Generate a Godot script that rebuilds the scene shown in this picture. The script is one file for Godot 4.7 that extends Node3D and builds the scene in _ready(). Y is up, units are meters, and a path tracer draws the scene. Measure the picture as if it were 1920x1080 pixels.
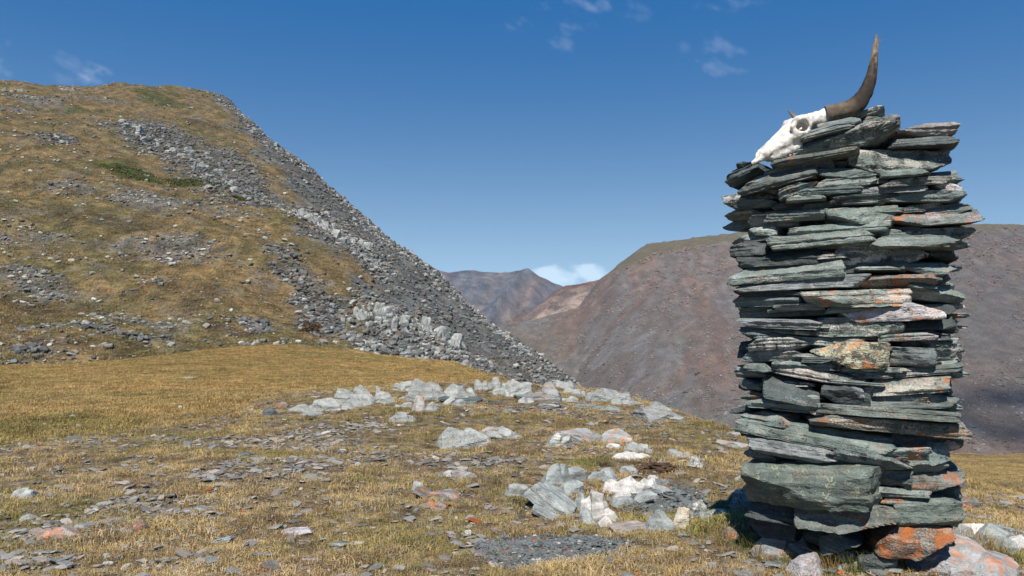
extends Node3D
# A high grassy saddle with a slate cairn carrying a horned skull, a scree hill behind and mountains across the valley.
# x to the right, y up, d = -z metres away from where the photographer stands.

const EYE := 1.4
var rng := RandomNumberGenerator.new()
var n_big := FastNoiseLite.new()
var n_mid := FastNoiseLite.new()
var n_fine := FastNoiseLite.new()
var n_ridge := FastNoiseLite.new()
var counts := {}
var M := {}
var tex := {}

# x, y, z, width, height, depth, yaw, tilt, kind: the stones of the cairn's near face, in the cairn's own axes
const CAIRN := [
	[0.128, 2.464, 0.31, 0.175, 0.042, 0.215, -4.046, 13, "s"],
	[0.156, 2.418, 0.291, 0.104, 0.076, 0.25, -4.622, 0, "o"],
	[0.234, 2.404, 0.287, 0.109, 0.079, 0.238, 1.576, -2.6, "c"],
	[-0.026, 2.389, 0.334, 0.223, 0.066, 0.31, -0.07, 7.8, "s"],
	[-0.075, 2.348, 0.355, 0.275, 0.049, 0.307, -1.625, 9.1, "s"],
	[0.005, 2.303, 0.384, 0.527, 0.115, 0.313, -5.747, 9.1, "c"],
	[0.371, 2.319, 0.29, 0.313, 0.071, 0.376, 14.626, -0.65, "m"],
	[0.38, 2.272, 0.311, 0.336, 0.052, 0.322, 6.789, 1.3, "d"],
	[0.252, 2.172, 0.313, 0.502, 0.166, 0.413, 10.768, -1.95, "w"],
	[-0.146, 2.202, 0.331, 0.427, 0.046, 0.404, -3.492, 5.2, "s"],
	[-0.482, 2.173, 0.163, 0.226, 0.076, 0.476, -23.352, 14.3, "d"],
	[-0.525, 2.241, 0.225, 0.046, 0.036, 0.273, -22.601, 0, "d"],
	[-0.224, 2.161, 0.357, 0.354, 0.069, 0.326, -9.701, 6.5, "s"],
	[-0.021, 2.169, 0.373, 0.134, 0.05, 0.213, 4.314, 0, "d"],
	[-0.349, 2.113, 0.315, 0.439, 0.099, 0.333, -8.459, 9.1, "s"],
	[-0, 2.116, 0.332, 0.325, 0.06, 0.415, -1.807, -2.6, "s"],
	[0.013, 2.054, 0.341, 0.321, 0.083, 0.399, -6.121, 2.6, "s"],
	[0.288, 2.084, 0.354, 0.245, 0.045, 0.311, 1.969, 0, "s"],
	[0.33, 2.052, 0.282, 0.353, 0.048, 0.422, 7.167, 1.95, "c"],
	[0.483, 2.015, 0.283, 0.148, 0.051, 0.214, 18.997, -13, "m"],
	[0.226, 2.018, 0.304, 0.327, 0.042, 0.382, 0.833, 0, "s"],
	[-0.224, 2.042, 0.299, 0.237, 0.065, 0.443, -1.465, 16.25, "o"],
	[-0.339, 2.058, 0.335, 0.158, 0.065, 0.206, -7.835, 0, "d"],
	[-0.496, 2.037, 0.194, 0.333, 0.063, 0.395, -12.447, 0, "c"],
	[-0.078, 2.004, 0.323, 0.357, 0.039, 0.431, -3.626, 0, "s"],
	[0.368, 1.969, 0.237, 0.441, 0.069, 0.476, 5.007, -1.3, "s"],
	[-0.196, 1.978, 0.319, 0.209, 0.04, 0.375, 0.318, 0, "s"],
	[0.047, 1.955, 0.376, 0.275, 0.061, 0.327, -0.059, 1.95, "s"],
	[-0.467, 1.984, 0.262, 0.273, 0.049, 0.307, -13.585, 0, "d"],
	[-0.22, 1.944, 0.274, 0.315, 0.049, 0.438, -2.986, -1.95, "d"],
	[0.399, 1.899, 0.208, 0.384, 0.066, 0.458, 9.669, 3.9, "s"],
	[-0.499, 1.947, 0.178, 0.239, 0.067, 0.425, -16.478, 0, "o"],
	[-0.248, 1.898, 0.314, 0.345, 0.047, 0.404, -5.633, -1.3, "s"],
	[0.06, 1.88, 0.314, 0.337, 0.104, 0.451, 6.42, 0, "s"],
	[0.411, 1.851, 0.254, 0.456, 0.085, 0.385, 15.511, 3.25, "o"],
	[-0.595, 1.887, 0.187, 0.16, 0.061, 0.187, -20.823, 0, "s"],
	[-0.366, 1.872, 0.267, 0.279, 0.071, 0.416, -3.374, -1.95, "s"],
	[-0.026, 1.808, 0.316, 0.522, 0.066, 0.448, -3.112, 1.3, "s"],
	[-0.433, 1.826, 0.329, 0.165, 0.075, 0.222, -11.465, -6.5, "s"],
	[0.181, 1.774, 0.41, 0.148, 0.052, 0.182, 1.864, 0, "d"],
	[0.423, 1.775, 0.272, 0.415, 0.067, 0.33, 8.733, 0.65, "s"],
	[-0.491, 1.795, 0.243, 0.232, 0.087, 0.311, -13.446, 0, "s"],
	[-0.127, 1.747, 0.374, 0.533, 0.082, 0.323, -4.954, 3.25, "s"],
	[0.3, 1.711, 0.317, 0.431, 0.075, 0.37, 12.263, -1.3, "s"],
	[-0.489, 1.724, 0.244, 0.225, 0.098, 0.315, -17.715, 0, "d"],
	[-0.354, 1.668, 0.283, 0.462, 0.102, 0.399, -4.087, 0, "f"],
	[0.16, 1.656, 0.309, 0.492, 0.128, 0.447, 7.04, 0, "w"],
	[0.453, 1.649, 0.305, 0.162, 0.054, 0.21, 15.137, 0, "d"],
	[-0.324, 1.578, 0.313, 0.592, 0.107, 0.365, -2.599, 2.6, "s"],
	[0.112, 1.58, 0.241, 0.389, 0.062, 0.472, -3.978, 0, "d"],
	[0.385, 1.582, 0.294, 0.264, 0.08, 0.332, 8.192, 0, "s"],
	[-0.243, 1.507, 0.328, 0.686, 0.075, 0.342, -4.761, 1.95, "s"],
	[0.237, 1.508, 0.316, 0.396, 0.086, 0.406, 1.229, 0, "o"],
	[0.41, 1.524, 0.352, 0.088, 0.045, 0.18, 12.515, 0, "d"],
	[-0.39, 1.457, 0.285, 0.407, 0.048, 0.366, -10.207, 0, "d"],
	[0.024, 1.432, 0.304, 0.514, 0.099, 0.472, 2.708, 0.65, "e"],
	[0.391, 1.449, 0.258, 0.313, 0.086, 0.393, 14.175, -5.2, "s"],
	[-0.388, 1.411, 0.258, 0.382, 0.061, 0.422, -17.221, 0, "s"],
	[-0.253, 1.381, 0.286, 0.26, 0.04, 0.462, -0.942, 0, "s"],
	[-0.299, 1.355, 0.276, 0.594, 0.065, 0.457, -2.518, 1.95, "s"],
	[0.194, 1.353, 0.342, 0.493, 0.104, 0.371, 1.697, 2.6, "m"],
	[0.456, 1.359, 0.304, 0.109, 0.064, 0.191, 18.982, 0, "d"],
	[-0.344, 1.294, 0.334, 0.443, 0.059, 0.311, -14.722, -1.95, "s"],
	[-0.067, 1.306, 0.438, 0.183, 0.046, 0.203, -5.069, 0, "s"],
	[0.046, 1.265, 0.359, 0.462, 0.08, 0.361, -6.08, 0.65, "c"],
	[0.37, 1.289, 0.276, 0.271, 0.093, 0.3, 6.413, 0, "d"],
	[-0.378, 1.269, 0.38, 0.15, 0.034, 0.191, -12.264, 0, "s"],
	[-0.306, 1.23, 0.351, 0.493, 0.074, 0.305, -1.634, 0, "d"],
	[0.29, 1.219, 0.296, 0.277, 0.045, 0.411, 2.27, 3.25, "o"],
	[0.198, 1.216, 0.304, 0.615, 0.064, 0.345, 1.145, 0, "d"],
	[0.432, 1.185, 0.308, 0.185, 0.038, 0.219, 10.47, 0, "s"],
	[-0.33, 1.162, 0.269, 0.37, 0.071, 0.453, -1.007, 2.6, "w"],
	[-0.547, 1.139, 0.241, 0.081, 0.109, 0.23, -20.2, 0, "d"],
	[-0.372, 1.104, 0.321, 0.36, 0.078, 0.315, -15.469, 2.6, "s"],
	[-0.003, 1.121, 0.359, 0.404, 0.151, 0.362, -3.293, -1.95, "l"],
	[0.292, 1.119, 0.275, 0.227, 0.105, 0.449, 2.644, 0, "s"],
	[0.463, 1.132, 0.277, 0.192, 0.106, 0.182, 24.214, 0, "s"],
	[0.425, 1.056, 0.303, 0.193, 0.081, 0.237, 10.52, 1.95, "s"],
	[-0.462, 1.039, 0.311, 0.177, 0.055, 0.239, -21.348, 0, "s"],
	[-0.483, 0.992, 0.218, 0.219, 0.062, 0.395, -9.241, 0, "s"],
	[-0.208, 1.048, 0.299, 0.361, 0.059, 0.455, -0.407, 0, "s"],
	[-0.154, 0.994, 0.361, 0.478, 0.072, 0.347, -3.554, -9.1, "s"],
	[0.253, 1.033, 0.347, 0.554, 0.049, 0.33, 9.488, 5.2, "c"],
	[0.5, 1.014, 0.22, 0.101, 0.055, 0.238, 24.851, 0, "s"],
	[-0.5, 0.936, 0.295, 0.131, 0.058, 0.216, -20.783, -6.5, "s"],
	[-0.297, 0.919, 0.285, 0.306, 0.129, 0.446, 0.525, -9.75, "d"],
	[-0.559, 0.924, 0.211, 0.065, 0.084, 0.272, -16.225, 0, "d"],
	[-0.033, 0.885, 0.316, 0.234, 0.123, 0.447, 3.317, 0, "d"],
	[0.001, 0.921, 0.408, 0.131, 0.065, 0.204, 0.256, 0, "s"],
	[0.105, 0.922, 0.428, 0.073, 0.061, 0.218, -5.519, 0, "m"],
	[0.296, 0.963, 0.344, 0.361, 0.088, 0.305, 4.689, 5.2, "e"],
	[0.286, 0.885, 0.326, 0.483, 0.081, 0.347, 10.079, 2.6, "s"],
	[-0.483, 0.87, 0.275, 0.152, 0.048, 0.283, -16.584, 0, "o"],
	[-0.333, 0.832, 0.262, 0.424, 0.059, 0.469, -0.945, -1.95, "s"],
	[-0.549, 0.775, 0.218, 0.138, 0.053, 0.283, -21.656, 0, "d"],
	[0.172, 0.809, 0.359, 0.639, 0.059, 0.34, -1, -1.95, "s"],
	[-0.391, 0.759, 0.305, 0.227, 0.071, 0.335, -14.724, -6.5, "o"],
	[0.172, 0.749, 0.323, 0.735, 0.078, 0.412, 8.468, -3.25, "e"],
	[-0.163, 0.683, 0.308, 0.795, 0.111, 0.451, -2.037, -7.8, "s"],
	[-0.546, 0.665, 0.24, 0.083, 0.091, 0.251, -15.249, 0, "d"],
	[0.322, 0.673, 0.276, 0.302, 0.07, 0.315, 11.629, 0, "d"],
	[-0.299, 0.575, 0.277, 0.479, 0.1, 0.464, -2.134, -6.5, "s"],
	[-0.464, 0.538, 0.304, 0.182, 0.089, 0.261, -14.671, 0, "e"],
	[0.22, 0.592, 0.352, 0.343, 0.108, 0.332, 8.753, 2.6, "o"],
	[0.409, 0.6, 0.317, 0.108, 0.13, 0.216, 19.399, 0, "s"],
	[0.096, 0.548, 0.299, 0.4, 0.077, 0.475, -0.383, -9.1, "s"],
	[0.361, 0.532, 0.347, 0.197, 0.078, 0.223, 18.366, 2.6, "s"],
	[-0.082, 0.513, 0.264, 0.397, 0.072, 0.43, -4.947, 0, "d"],
	[-0.214, 0.401, 0.416, 0.684, 0.245, 0.323, -7.911, 3.25, "l2"],
	[0.18, 0.464, 0.358, 0.199, 0.086, 0.278, 7.573, 0, "d"],
	[0.367, 0.451, 0.29, 0.296, 0.119, 0.326, 17.184, -2.6, "o"],
	[0.212, 0.388, 0.281, 0.29, 0.063, 0.476, 6.804, 0, "s"],
	[0.228, 0.349, 0.313, 0.209, 0.038, 0.363, 5.917, 0, "o"],
	[0.473, 0.646, 0.264, 0.082, 0.054, 0.194, 12.855, 0, "m"],
	[-0.361, 0.195, 0.204, 0.381, 0.114, 0.475, -6.292, -3.9, "d"],
	[-0.025, 0.24, 0.393, 0.509, 0.172, 0.395, 6.071, -2.6, "v"],
	[0.329, 0.291, 0.285, 0.324, 0.173, 0.378, 15.713, 0, "s"],
	[-0.057, 0.103, 0.236, 0.201, 0.176, 0.449, -4.121, 0, "d"],
	[0.288, 0.139, 0.348, 0.375, 0.186, 0.345, 5.627, -2.6, "O"],
	[0.116, 0.021, 0.381, 0.176, 0.143, 0.206, 2.929, 0, "d"],
	[-0.399, 0.117, 0.108, 0.256, 0.174, 0.347, -10.735, 0, "d"],
]
# x, d, width, height, depth, tilt, kind, label, category, group
const BOULDERS := [
	[-3.539, 11.729, 0.182, 0.1, 0.13, 0, "d", "small dark slate lump beside an orange-lichened stone at the meadow's edge", "rock", ""],
	[-3.578, 12.347, 0.157, 0.071, 0.112, 0, "O", "small stone covered with orange lichen at the meadow's edge", "rock", ""],
	[-3.066, 12.216, 0.683, 0.166, 0.488, 4, "b", "long low pale boulder lying at the meadow end of the rock row", "boulder", ""],
	[-2.5, 12.513, 0.587, 0.318, 0.419, 0, "b", "large pale triangular boulder with a pointed top on the knoll", "boulder", ""],
	[-2.188, 12.74, 0.242, 0.255, 0.173, 0, "b", "narrow grey stone leaning against the pointed pale boulder", "rock", ""],
	[-1.913, 14.239, 0.49, 0.23, 0.35, -8, "b", "pale wedge-shaped boulder standing apart behind the rock row", "boulder", ""],
	[-1.646, 12.144, 0.231, 0.108, 0.165, 0, "b", "small pale stone in the turf below the rock row", "rock", "pale rocks bedded in the knoll's turf"],
	[-1.551, 11.07, 0.381, 0.131, 0.272, 6, "b", "low pale flat-topped stone lying in front of the rock row", "rock", ""],
	[-1.272, 11.731, 0.297, 0.235, 0.212, 0, "bo", "pale stone with orange lichen at its foot in the rock row", "rock", ""],
	[-1.437, 13.084, 0.532, 0.316, 0.38, 0, "b", "tall pale fractured boulder, highest of the rock row", "boulder", ""],
	[-1.033, 13.064, 0.44, 0.284, 0.315, 0, "b", "pale blocky boulder beside the tallest one of the rock row", "boulder", ""],
	[-0.725, 13.286, 0.253, 0.249, 0.181, 0, "b", "grey cracked stone between pale blocks of the rock row", "rock", "pale rocks along the crest of the knoll"],
	[-0.533, 14.07, 0.228, 0.172, 0.163, 0, "b", "pale tooth-shaped stone in the rock row", "rock", "pale rocks along the crest of the knoll"],
	[-0.327, 14.159, 0.25, 0.188, 0.178, 0, "b", "pale tooth-shaped stone in the rock row", "rock", "pale rocks along the crest of the knoll"],
	[-0.078, 14.601, 0.309, 0.118, 0.22, 0, "w", "whitish low stone in the rock row", "rock", "pale rocks along the crest of the knoll"],
	[0.081, 13.416, 0.49, 0.247, 0.35, 22, "b", "pale slab tilted steeply upward in the rock row", "rock", ""],
	[-0.985, 12.632, 0.329, 0.079, 0.235, -8, "d", "dark slate slabs wedged under the pale boulders", "slab", ""],
	[-0.742, 12.667, 0.489, 0.107, 0.349, 5, "d", "dark slate sheet lying before the rock row", "slab", ""],
	[0.566, 13.002, 0.511, 0.284, 0.365, 0, "bo", "broad pale boulder with orange lichen spots in the rock row", "boulder", ""],
	[0.952, 14.948, 0.42, 0.167, 0.3, 0, "b", "pale angular stone behind the orange-spotted boulder", "rock", "pale rocks along the crest of the knoll"],
	[1.071, 13.844, 0.341, 0.159, 0.244, -6, "b", "pale angular stone beside the orange-spotted boulder", "rock", "pale rocks along the crest of the knoll"],
	[1.678, 13.477, 0.772, 0.231, 0.552, -14, "b", "long pale boulder sloping down along the crest", "boulder", ""],
	[2.208, 11.708, 0.736, 0.259, 0.525, -12, "b", "pale knobbly boulder at the valley end of the rock row", "boulder", ""],
	[1.456, 12.363, 0.348, 0.13, 0.248, 0, "s", "blue-grey layered slate lump below the long pale boulder", "rock", ""],
	[1.175, 12.538, 0.353, 0.06, 0.252, 0, "s", "flat slate slab lying before the rock row", "slab", "slabs lying in the turf"],
	[-0.614, 9.486, 0.478, 0.232, 0.341, 10, "b", "pale triangular rock split by a crack in the turf", "rock", ""],
	[-0.412, 9.559, 0.289, 0.128, 0.206, -4, "b", "pale stone leaning on the split triangular rock", "rock", ""],
	[-0.243, 10.376, 0.321, 0.113, 0.229, 0, "bo", "orange-spotted stone behind the split triangular rock", "rock", ""],
	[-0.083, 9.995, 0.427, 0.123, 0.305, -2, "b", "smooth pale ridge-shaped rock beside the split triangular rock", "rock", ""],
	[0.574, 9.496, 0.26, 0.124, 0.186, -8, "w", "small whitish pyramid-shaped rock in the turf", "rock", ""],
	[1.016, 9.881, 0.716, 0.15, 0.511, -4, "bo", "broad low pale rock spotted with orange lichen in the turf", "boulder", ""],
	[1.022, 9.719, 0.144, 0.114, 0.103, 0, "b", "upright pale stone in front of the broad orange-spotted rock", "rock", ""],
	[1.158, 9.202, 0.188, 0.046, 0.134, 0, "q", "small white quartz stone in the turf above the pit", "rock", ""],
	[1.474, 9.034, 0.336, 0.116, 0.24, -16, "b", "pale elongated rock sloping towards the pit", "rock", ""],
	[1.279, 8.638, 0.363, 0.064, 0.26, -14, "q", "long white quartz sliver above the pit", "rock", ""],
	[1.87, 8.802, 0.241, 0.126, 0.172, -16, "b", "grey humped rock in the turf between pit and cairn", "rock", ""],
	[1.854, 8.074, 0.131, 0.108, 0.094, 0, "w", "small pale stone in the turf near the cairn's shadow", "rock", ""],
	[2.677, 9.694, 0.388, 0.068, 0.277, -6, "bo", "flat grey slab with orange lichen at the crest behind the cairn", "slab", ""],
	[-0.51, 7.653, 0.279, 0.07, 0.2, 0, "bo", "low grey stone with a bright orange lichen spot in the turf", "rock", ""],
	[-0.838, 7.09, 0.115, 0.087, 0.082, 0, "b", "small grey stone beside the dark lichened ridge in the turf", "rock", ""],
	[-0.615, 6.849, 0.345, 0.071, 0.247, -8, "O2", "dark ridge of rock streaked with orange lichen in the turf", "rock", ""],
	[-0.616, 6.439, 0.208, 0.054, 0.149, -8, "O", "flat rock covered with red-orange lichen in the turf", "rock", ""],
	[0.051, 6.932, 0.156, 0.102, 0.112, -10, "b", "pale leaning stone beside the long diagonal slab", "rock", ""],
	[0.353, 6.642, 0.436, 0.163, 0.311, -32, "g", "long blue-grey slab lying diagonally at the pit's rim", "slab rock", ""],
	[0.424, 7.284, 0.22, 0.17, 0.157, -6, "g", "grey upright block at the back of the pit", "rock", ""],
	[0.602, 7.374, 0.161, 0.127, 0.115, 0, "g", "grey-green block beside the upright one at the back of the pit", "rock", ""],
	[0.671, 6.273, 0.203, 0.234, 0.145, 12, "q", "upright white quartz block with a jagged top in the pit", "rock", ""],
	[0.988, 7.067, 0.268, 0.164, 0.191, -6, "q", "large white quartz block at the back of the pit", "rock", ""],
	[1.139, 6.985, 0.148, 0.121, 0.105, -8, "q", "white quartz block next to the large one in the pit", "rock", ""],
	[0.939, 6.888, 0.146, 0.056, 0.104, 0, "q", "small white quartz fragment in the pit", "rock", "white quartz blocks heaped in the pit"],
	[0.707, 5.997, 0.106, 0.065, 0.075, 0, "q", "small white quartz fragment in the pit", "rock", "white quartz blocks heaped in the pit"],
	[1.277, 7.317, 0.103, 0.054, 0.074, 0, "q", "small white quartz fragment in the pit", "rock", "white quartz blocks heaped in the pit"],
	[0.829, 5.64, 0.273, 0.07, 0.195, 0, "t", "brownish-grey flat slab at the front rim of the pit", "slab", ""],
	[1.016, 5.544, 0.187, 0.144, 0.134, 6, "g", "blue-grey squarish block standing at the front rim of the pit", "rock", ""],
	[1.168, 5.566, 0.133, 0.146, 0.095, 4, "y", "yellowish-white block beside the squarish grey block", "rock", ""],
	[1.429, 6.173, 0.195, 0.128, 0.139, -8, "w", "whitish pointed rock at the pit's rim towards the cairn", "rock", ""],
	[1.495, 5.86, 0.181, 0.075, 0.129, 0, "w", "low whitish rock between pit and cairn", "rock", ""],
	[0.261, 6.282, 0.242, 0.067, 0.173, -24, "g", "thin flat slab sunk in turf under the long diagonal one", "slab", ""],
	[-4.006, 6.587, 0.236, 0.081, 0.168, 0, "b", "pale rounded boulder alone in turf beside scattered slate chips", "boulder", ""],
	[-3.538, 5.863, 0.087, 0.043, 0.062, 0, "b", "small pale flat stone near the red-orange lichened rock", "rock", ""],
	[-3.023, 5.368, 0.27, 0.069, 0.193, 2, "O", "red-orange lichened rock lying among slate chips", "rock", ""],
	[-2.894, 8.641, 0.219, 0.057, 0.156, 6, "d", "dark flat slate slab lying on the grass by itself", "slab", ""],
	[-1.911, 5.307, 0.134, 0.035, 0.096, 14, "g", "narrow grey slate bar tilted up at one end in the turf", "slab rock", ""],
	[-1.405, 4.66, 0.115, 0.068, 0.082, 0, "O2", "dark rounded stone with an orange lichen cap in the turf", "rock", ""],
	[-1.22, 4.899, 0.124, 0.04, 0.089, -6, "m", "mauve-grey weathered slab in the turf", "slab rock", ""],
	[-1.495, 5.582, 0.208, 0.045, 0.148, 4, "m", "thin mauve-grey ledge of rock just breaking the turf", "slab", ""],
	[-15.52, 37.983, 1.334, 0.112, 0.953, 0, "b", "long flat pale slab lying far out in the meadow", "slab", ""],
	[-12.315, 30.104, 0.678, 0.089, 0.485, 0, "b", "shorter flat pale slab beside the long one in the meadow", "slab", ""],
	[-6.807, 12.305, 0.191, 0.052, 0.136, 0, "b", "single pale stone lying in the golden meadow", "rock", ""],
	[-8.574, 13.82, 0.485, 0.056, 0.347, 0, "g", "blue-grey slate sheet lying flat in the meadow grass", "slab", ""],
	[-2.556, 5.562, 0.114, 0.052, 0.081, -8, "O2", "dark brown stone with rusty lichen among slate chips", "rock", ""],
	[3.605, 6.32, 0.187, 0.089, 0.133, -8, "O2", "layered rock with an orange lichen top just behind the cairn's foot", "rock", ""],
	[2.876, 5.017, 0.308, 0.115, 0.22, -4, "g", "grey-green rock ledge in the turf beyond the cairn's foot", "rock", ""],
	[3.037, 5.08, 0.277, 0.113, 0.198, -16, "q", "white quartz ridge running downhill beside the cairn", "rock", ""],
	[3.283, 5.293, 0.167, 0.055, 0.12, -14, "g", "blue-grey slate plate lying on the quartz ridge", "slab rock", ""],
	[2.809, 4.568, 0.116, 0.08, 0.083, 0, "g", "rounded grey stone below the quartz ridge", "rock", ""],
	[2.988, 4.733, 0.15, 0.089, 0.107, -10, "q", "broken white quartz lump at the lower end of the ridge", "rock", ""],
	[1.387, 5.037, 0.121, 0.07, 0.086, 0, "O2", "small dark rock speckled orange in the grass by the cairn", "rock", ""],
	[1.509, 5.348, 0.128, 0.03, 0.091, 0, "g", "thin pale flake of slate in the grass by the cairn", "slab", ""],
	[1.814, 6.324, 0.147, 0.163, 0.105, 8, "c", "grey crusted stone leaning against the cairn's foot", "rock", ""],
	[1.583, 4.729, 0.31, 0.124, 0.222, -6, "bo2", "mauve-grey slab with an orange lichen stripe propped under the cairn", "rock", ""],
	[1.619, 4.39, 0.154, 0.106, 0.11, -24, "m", "pale mauve rock sloping down from the cairn's foot", "rock", ""],
	[1.85, 4.404, 0.139, 0.083, 0.099, -4, "bo2", "grey rock with small orange lichen dots under the cairn's overhang", "rock", ""],
	[2.41, 4.382, 0.478, 0.129, 0.342, -8, "bo3", "large grey foot boulder splashed with orange lichen before the cairn", "boulder", ""],
	[-2.059, 12.679, 0.312, 0.153, 0.223, 4.567, "b", "small pale stone wedged among the boulders of the rock row", "rock", "small stones of the rock row"],
	[-1.704, 13.111, 0.295, 0.128, 0.211, -3.227, "b", "small pale stone wedged among the boulders of the rock row", "rock", "small stones of the rock row"],
	[-0.195, 13.554, 0.258, 0.112, 0.184, 5.58, "b", "small pale stone wedged among the boulders of the rock row", "rock", "small stones of the rock row"],
	[0.918, 13.055, 0.276, 0.105, 0.197, -6.835, "b", "small pale stone wedged among the boulders of the rock row", "rock", "small stones of the rock row"],
	[1.273, 13.718, 0.261, 0.105, 0.186, -0.24, "b", "small pale stone wedged among the boulders of the rock row", "rock", "small stones of the rock row"],
	[1.87, 13.113, 0.424, 0.093, 0.303, -0.913, "b", "small pale stone wedged among the boulders of the rock row", "rock", "small stones of the rock row"],
	[-2.445, 12.22, 0.361, 0.082, 0.258, 3.385, "b", "small pale stone wedged among the boulders of the rock row", "rock", "small stones of the rock row"],
	[-0.887, 12.329, 0.304, 0.096, 0.217, -4.762, "b", "small pale stone wedged among the boulders of the rock row", "rock", "small stones of the rock row"],
	[0.235, 12.787, 0.225, 0.107, 0.161, -3.801, "b", "small pale stone wedged among the boulders of the rock row", "rock", "small stones of the rock row"],
	[-1.169, 12.128, 0.273, 0.072, 0.195, -4.405, "s", "flat piece of slate lying along the foot of the rock row", "slab", "slates along the rock row"],
	[-0.693, 12.546, 0.274, 0.065, 0.196, 0.737, "s", "flat piece of slate lying along the foot of the rock row", "slab", "slates along the rock row"],
	[-2.968, 11.738, 0.33, 0.052, 0.236, 0.919, "g", "flat piece of slate lying along the foot of the rock row", "slab", "slates along the rock row"],
	[0.207, 13.121, 0.342, 0.077, 0.244, -5.994, "s", "flat piece of slate lying along the foot of the rock row", "slab", "slates along the rock row"],
	[0.579, 12.363, 0.348, 0.059, 0.248, -3.865, "g", "flat piece of slate lying along the foot of the rock row", "slab", "slates along the rock row"],
	[-0.321, 12.781, 0.315, 0.057, 0.225, -3.604, "d", "flat piece of slate lying along the foot of the rock row", "slab", "slates along the rock row"],
	[0.573, 6.606, 0.144, 0.118, 0.103, 10.973, "g", "small grey-green block in the rubble of the pit", "rock", "grey blocks in the pit"],
	[0.84, 7.46, 0.22, 0.101, 0.157, -1.08, "g", "small grey-green block in the rubble of the pit", "rock", "grey blocks in the pit"],
	[0.949, 6.764, 0.2, 0.07, 0.143, 1.573, "g", "small grey-green block in the rubble of the pit", "rock", "grey blocks in the pit"],
	[1.151, 6.827, 0.178, 0.077, 0.127, -5.049, "g", "small grey-green block in the rubble of the pit", "rock", "grey blocks in the pit"],
	[0.55, 7.006, 0.177, 0.097, 0.127, 3.833, "g", "small grey-green block in the rubble of the pit", "rock", "grey blocks in the pit"],
	[0.569, 6.181, 0.118, 0.097, 0.084, 7.511, "g", "small grey-green block in the rubble of the pit", "rock", "grey blocks in the pit"],
	[1.302, 7.024, 0.134, 0.062, 0.095, 4.109, "g", "small grey-green block in the rubble of the pit", "rock", "grey blocks in the pit"],
	[1.164, 7.766, 0.164, 0.063, 0.117, -11.965, "g", "small grey-green block in the rubble of the pit", "rock", "grey blocks in the pit"],
	[0.873, 7.088, 0.17, 0.112, 0.121, -1.452, "q", "small white quartz fragment in the pit", "rock", "white quartz blocks heaped in the pit"],
	[1.05, 7.093, 0.195, 0.079, 0.139, -0.268, "q", "small white quartz fragment in the pit", "rock", "white quartz blocks heaped in the pit"],
	[0.72, 6.625, 0.107, 0.081, 0.077, -10.931, "q", "small white quartz fragment in the pit", "rock", "white quartz blocks heaped in the pit"],
	[1.218, 7.133, 0.116, 0.061, 0.083, 6.959, "q", "small white quartz fragment in the pit", "rock", "white quartz blocks heaped in the pit"],
]
# x, d, radius across, radius along, kind (0 shale gravel, 1 slate chips, 2 bare soil, 3 green turf), amount
const GROUND_PATCHES := [
	[0.311, 5.215, 0.492, 0.368, 0, 1],
	[1.295, 6.83, 0.391, 0.523, 0, 0.8],
	[0, 5.021, 0.203, 0.236, 0, 0.6],
	[-2.286, 10.685, 0.792, 0.738, 1, 1],
	[-2.552, 9.554, 0.773, 0.66, 1, 0.9],
	[-2.463, 7.7, 0.726, 0.657, 1, 0.8],
	[-2.717, 6.193, 0.626, 0.447, 1, 0.9],
	[-3.1, 5.559, 0.524, 0.435, 1, 0.8],
	[-1.482, 8.543, 0.691, 0.547, 1, 0.7],
	[-0.456, 8.543, 0.806, 0.427, 1, 0.8],
	[0.322, 12.046, 1.299, 0.481, 1, 0.8],
	[1.606, 10.922, 0.589, 0.371, 1, 0.5],
	[-2.806, 4.815, 0.389, 0.212, 1, 0.9],
	[-2.009, 4.815, 0.324, 0.207, 1, 0.5],
	[-0.295, 5.559, 0.15, 0.15, 1, 0.5],
	[-0.171, 8.543, 0.345, 0.248, 2, 1],
	[1.413, 7.997, 0.269, 0.393, 2, 1],
	[-0.906, 6.193, 0.167, 0.173, 2, 0.6],
	[0.772, 8.274, 0.223, 0.298, 3, 1],
	[1.147, 8.594, 0.232, 0.258, 3, 0.6],
	[0.089, 6.695, 0.18, 0.287, 3, 0.6],
	[1.496, 5.122, 0.276, 0.495, 3, 0.8],
	[1.759, 4.427, 0.268, 0.15, 3, 0.8],
	[-7.279, 12.094, 0.978, 1.318, 3, 0.5],
	[-6.867, 14.448, 1.266, 2.011, 3, 0.4],
]
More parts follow.
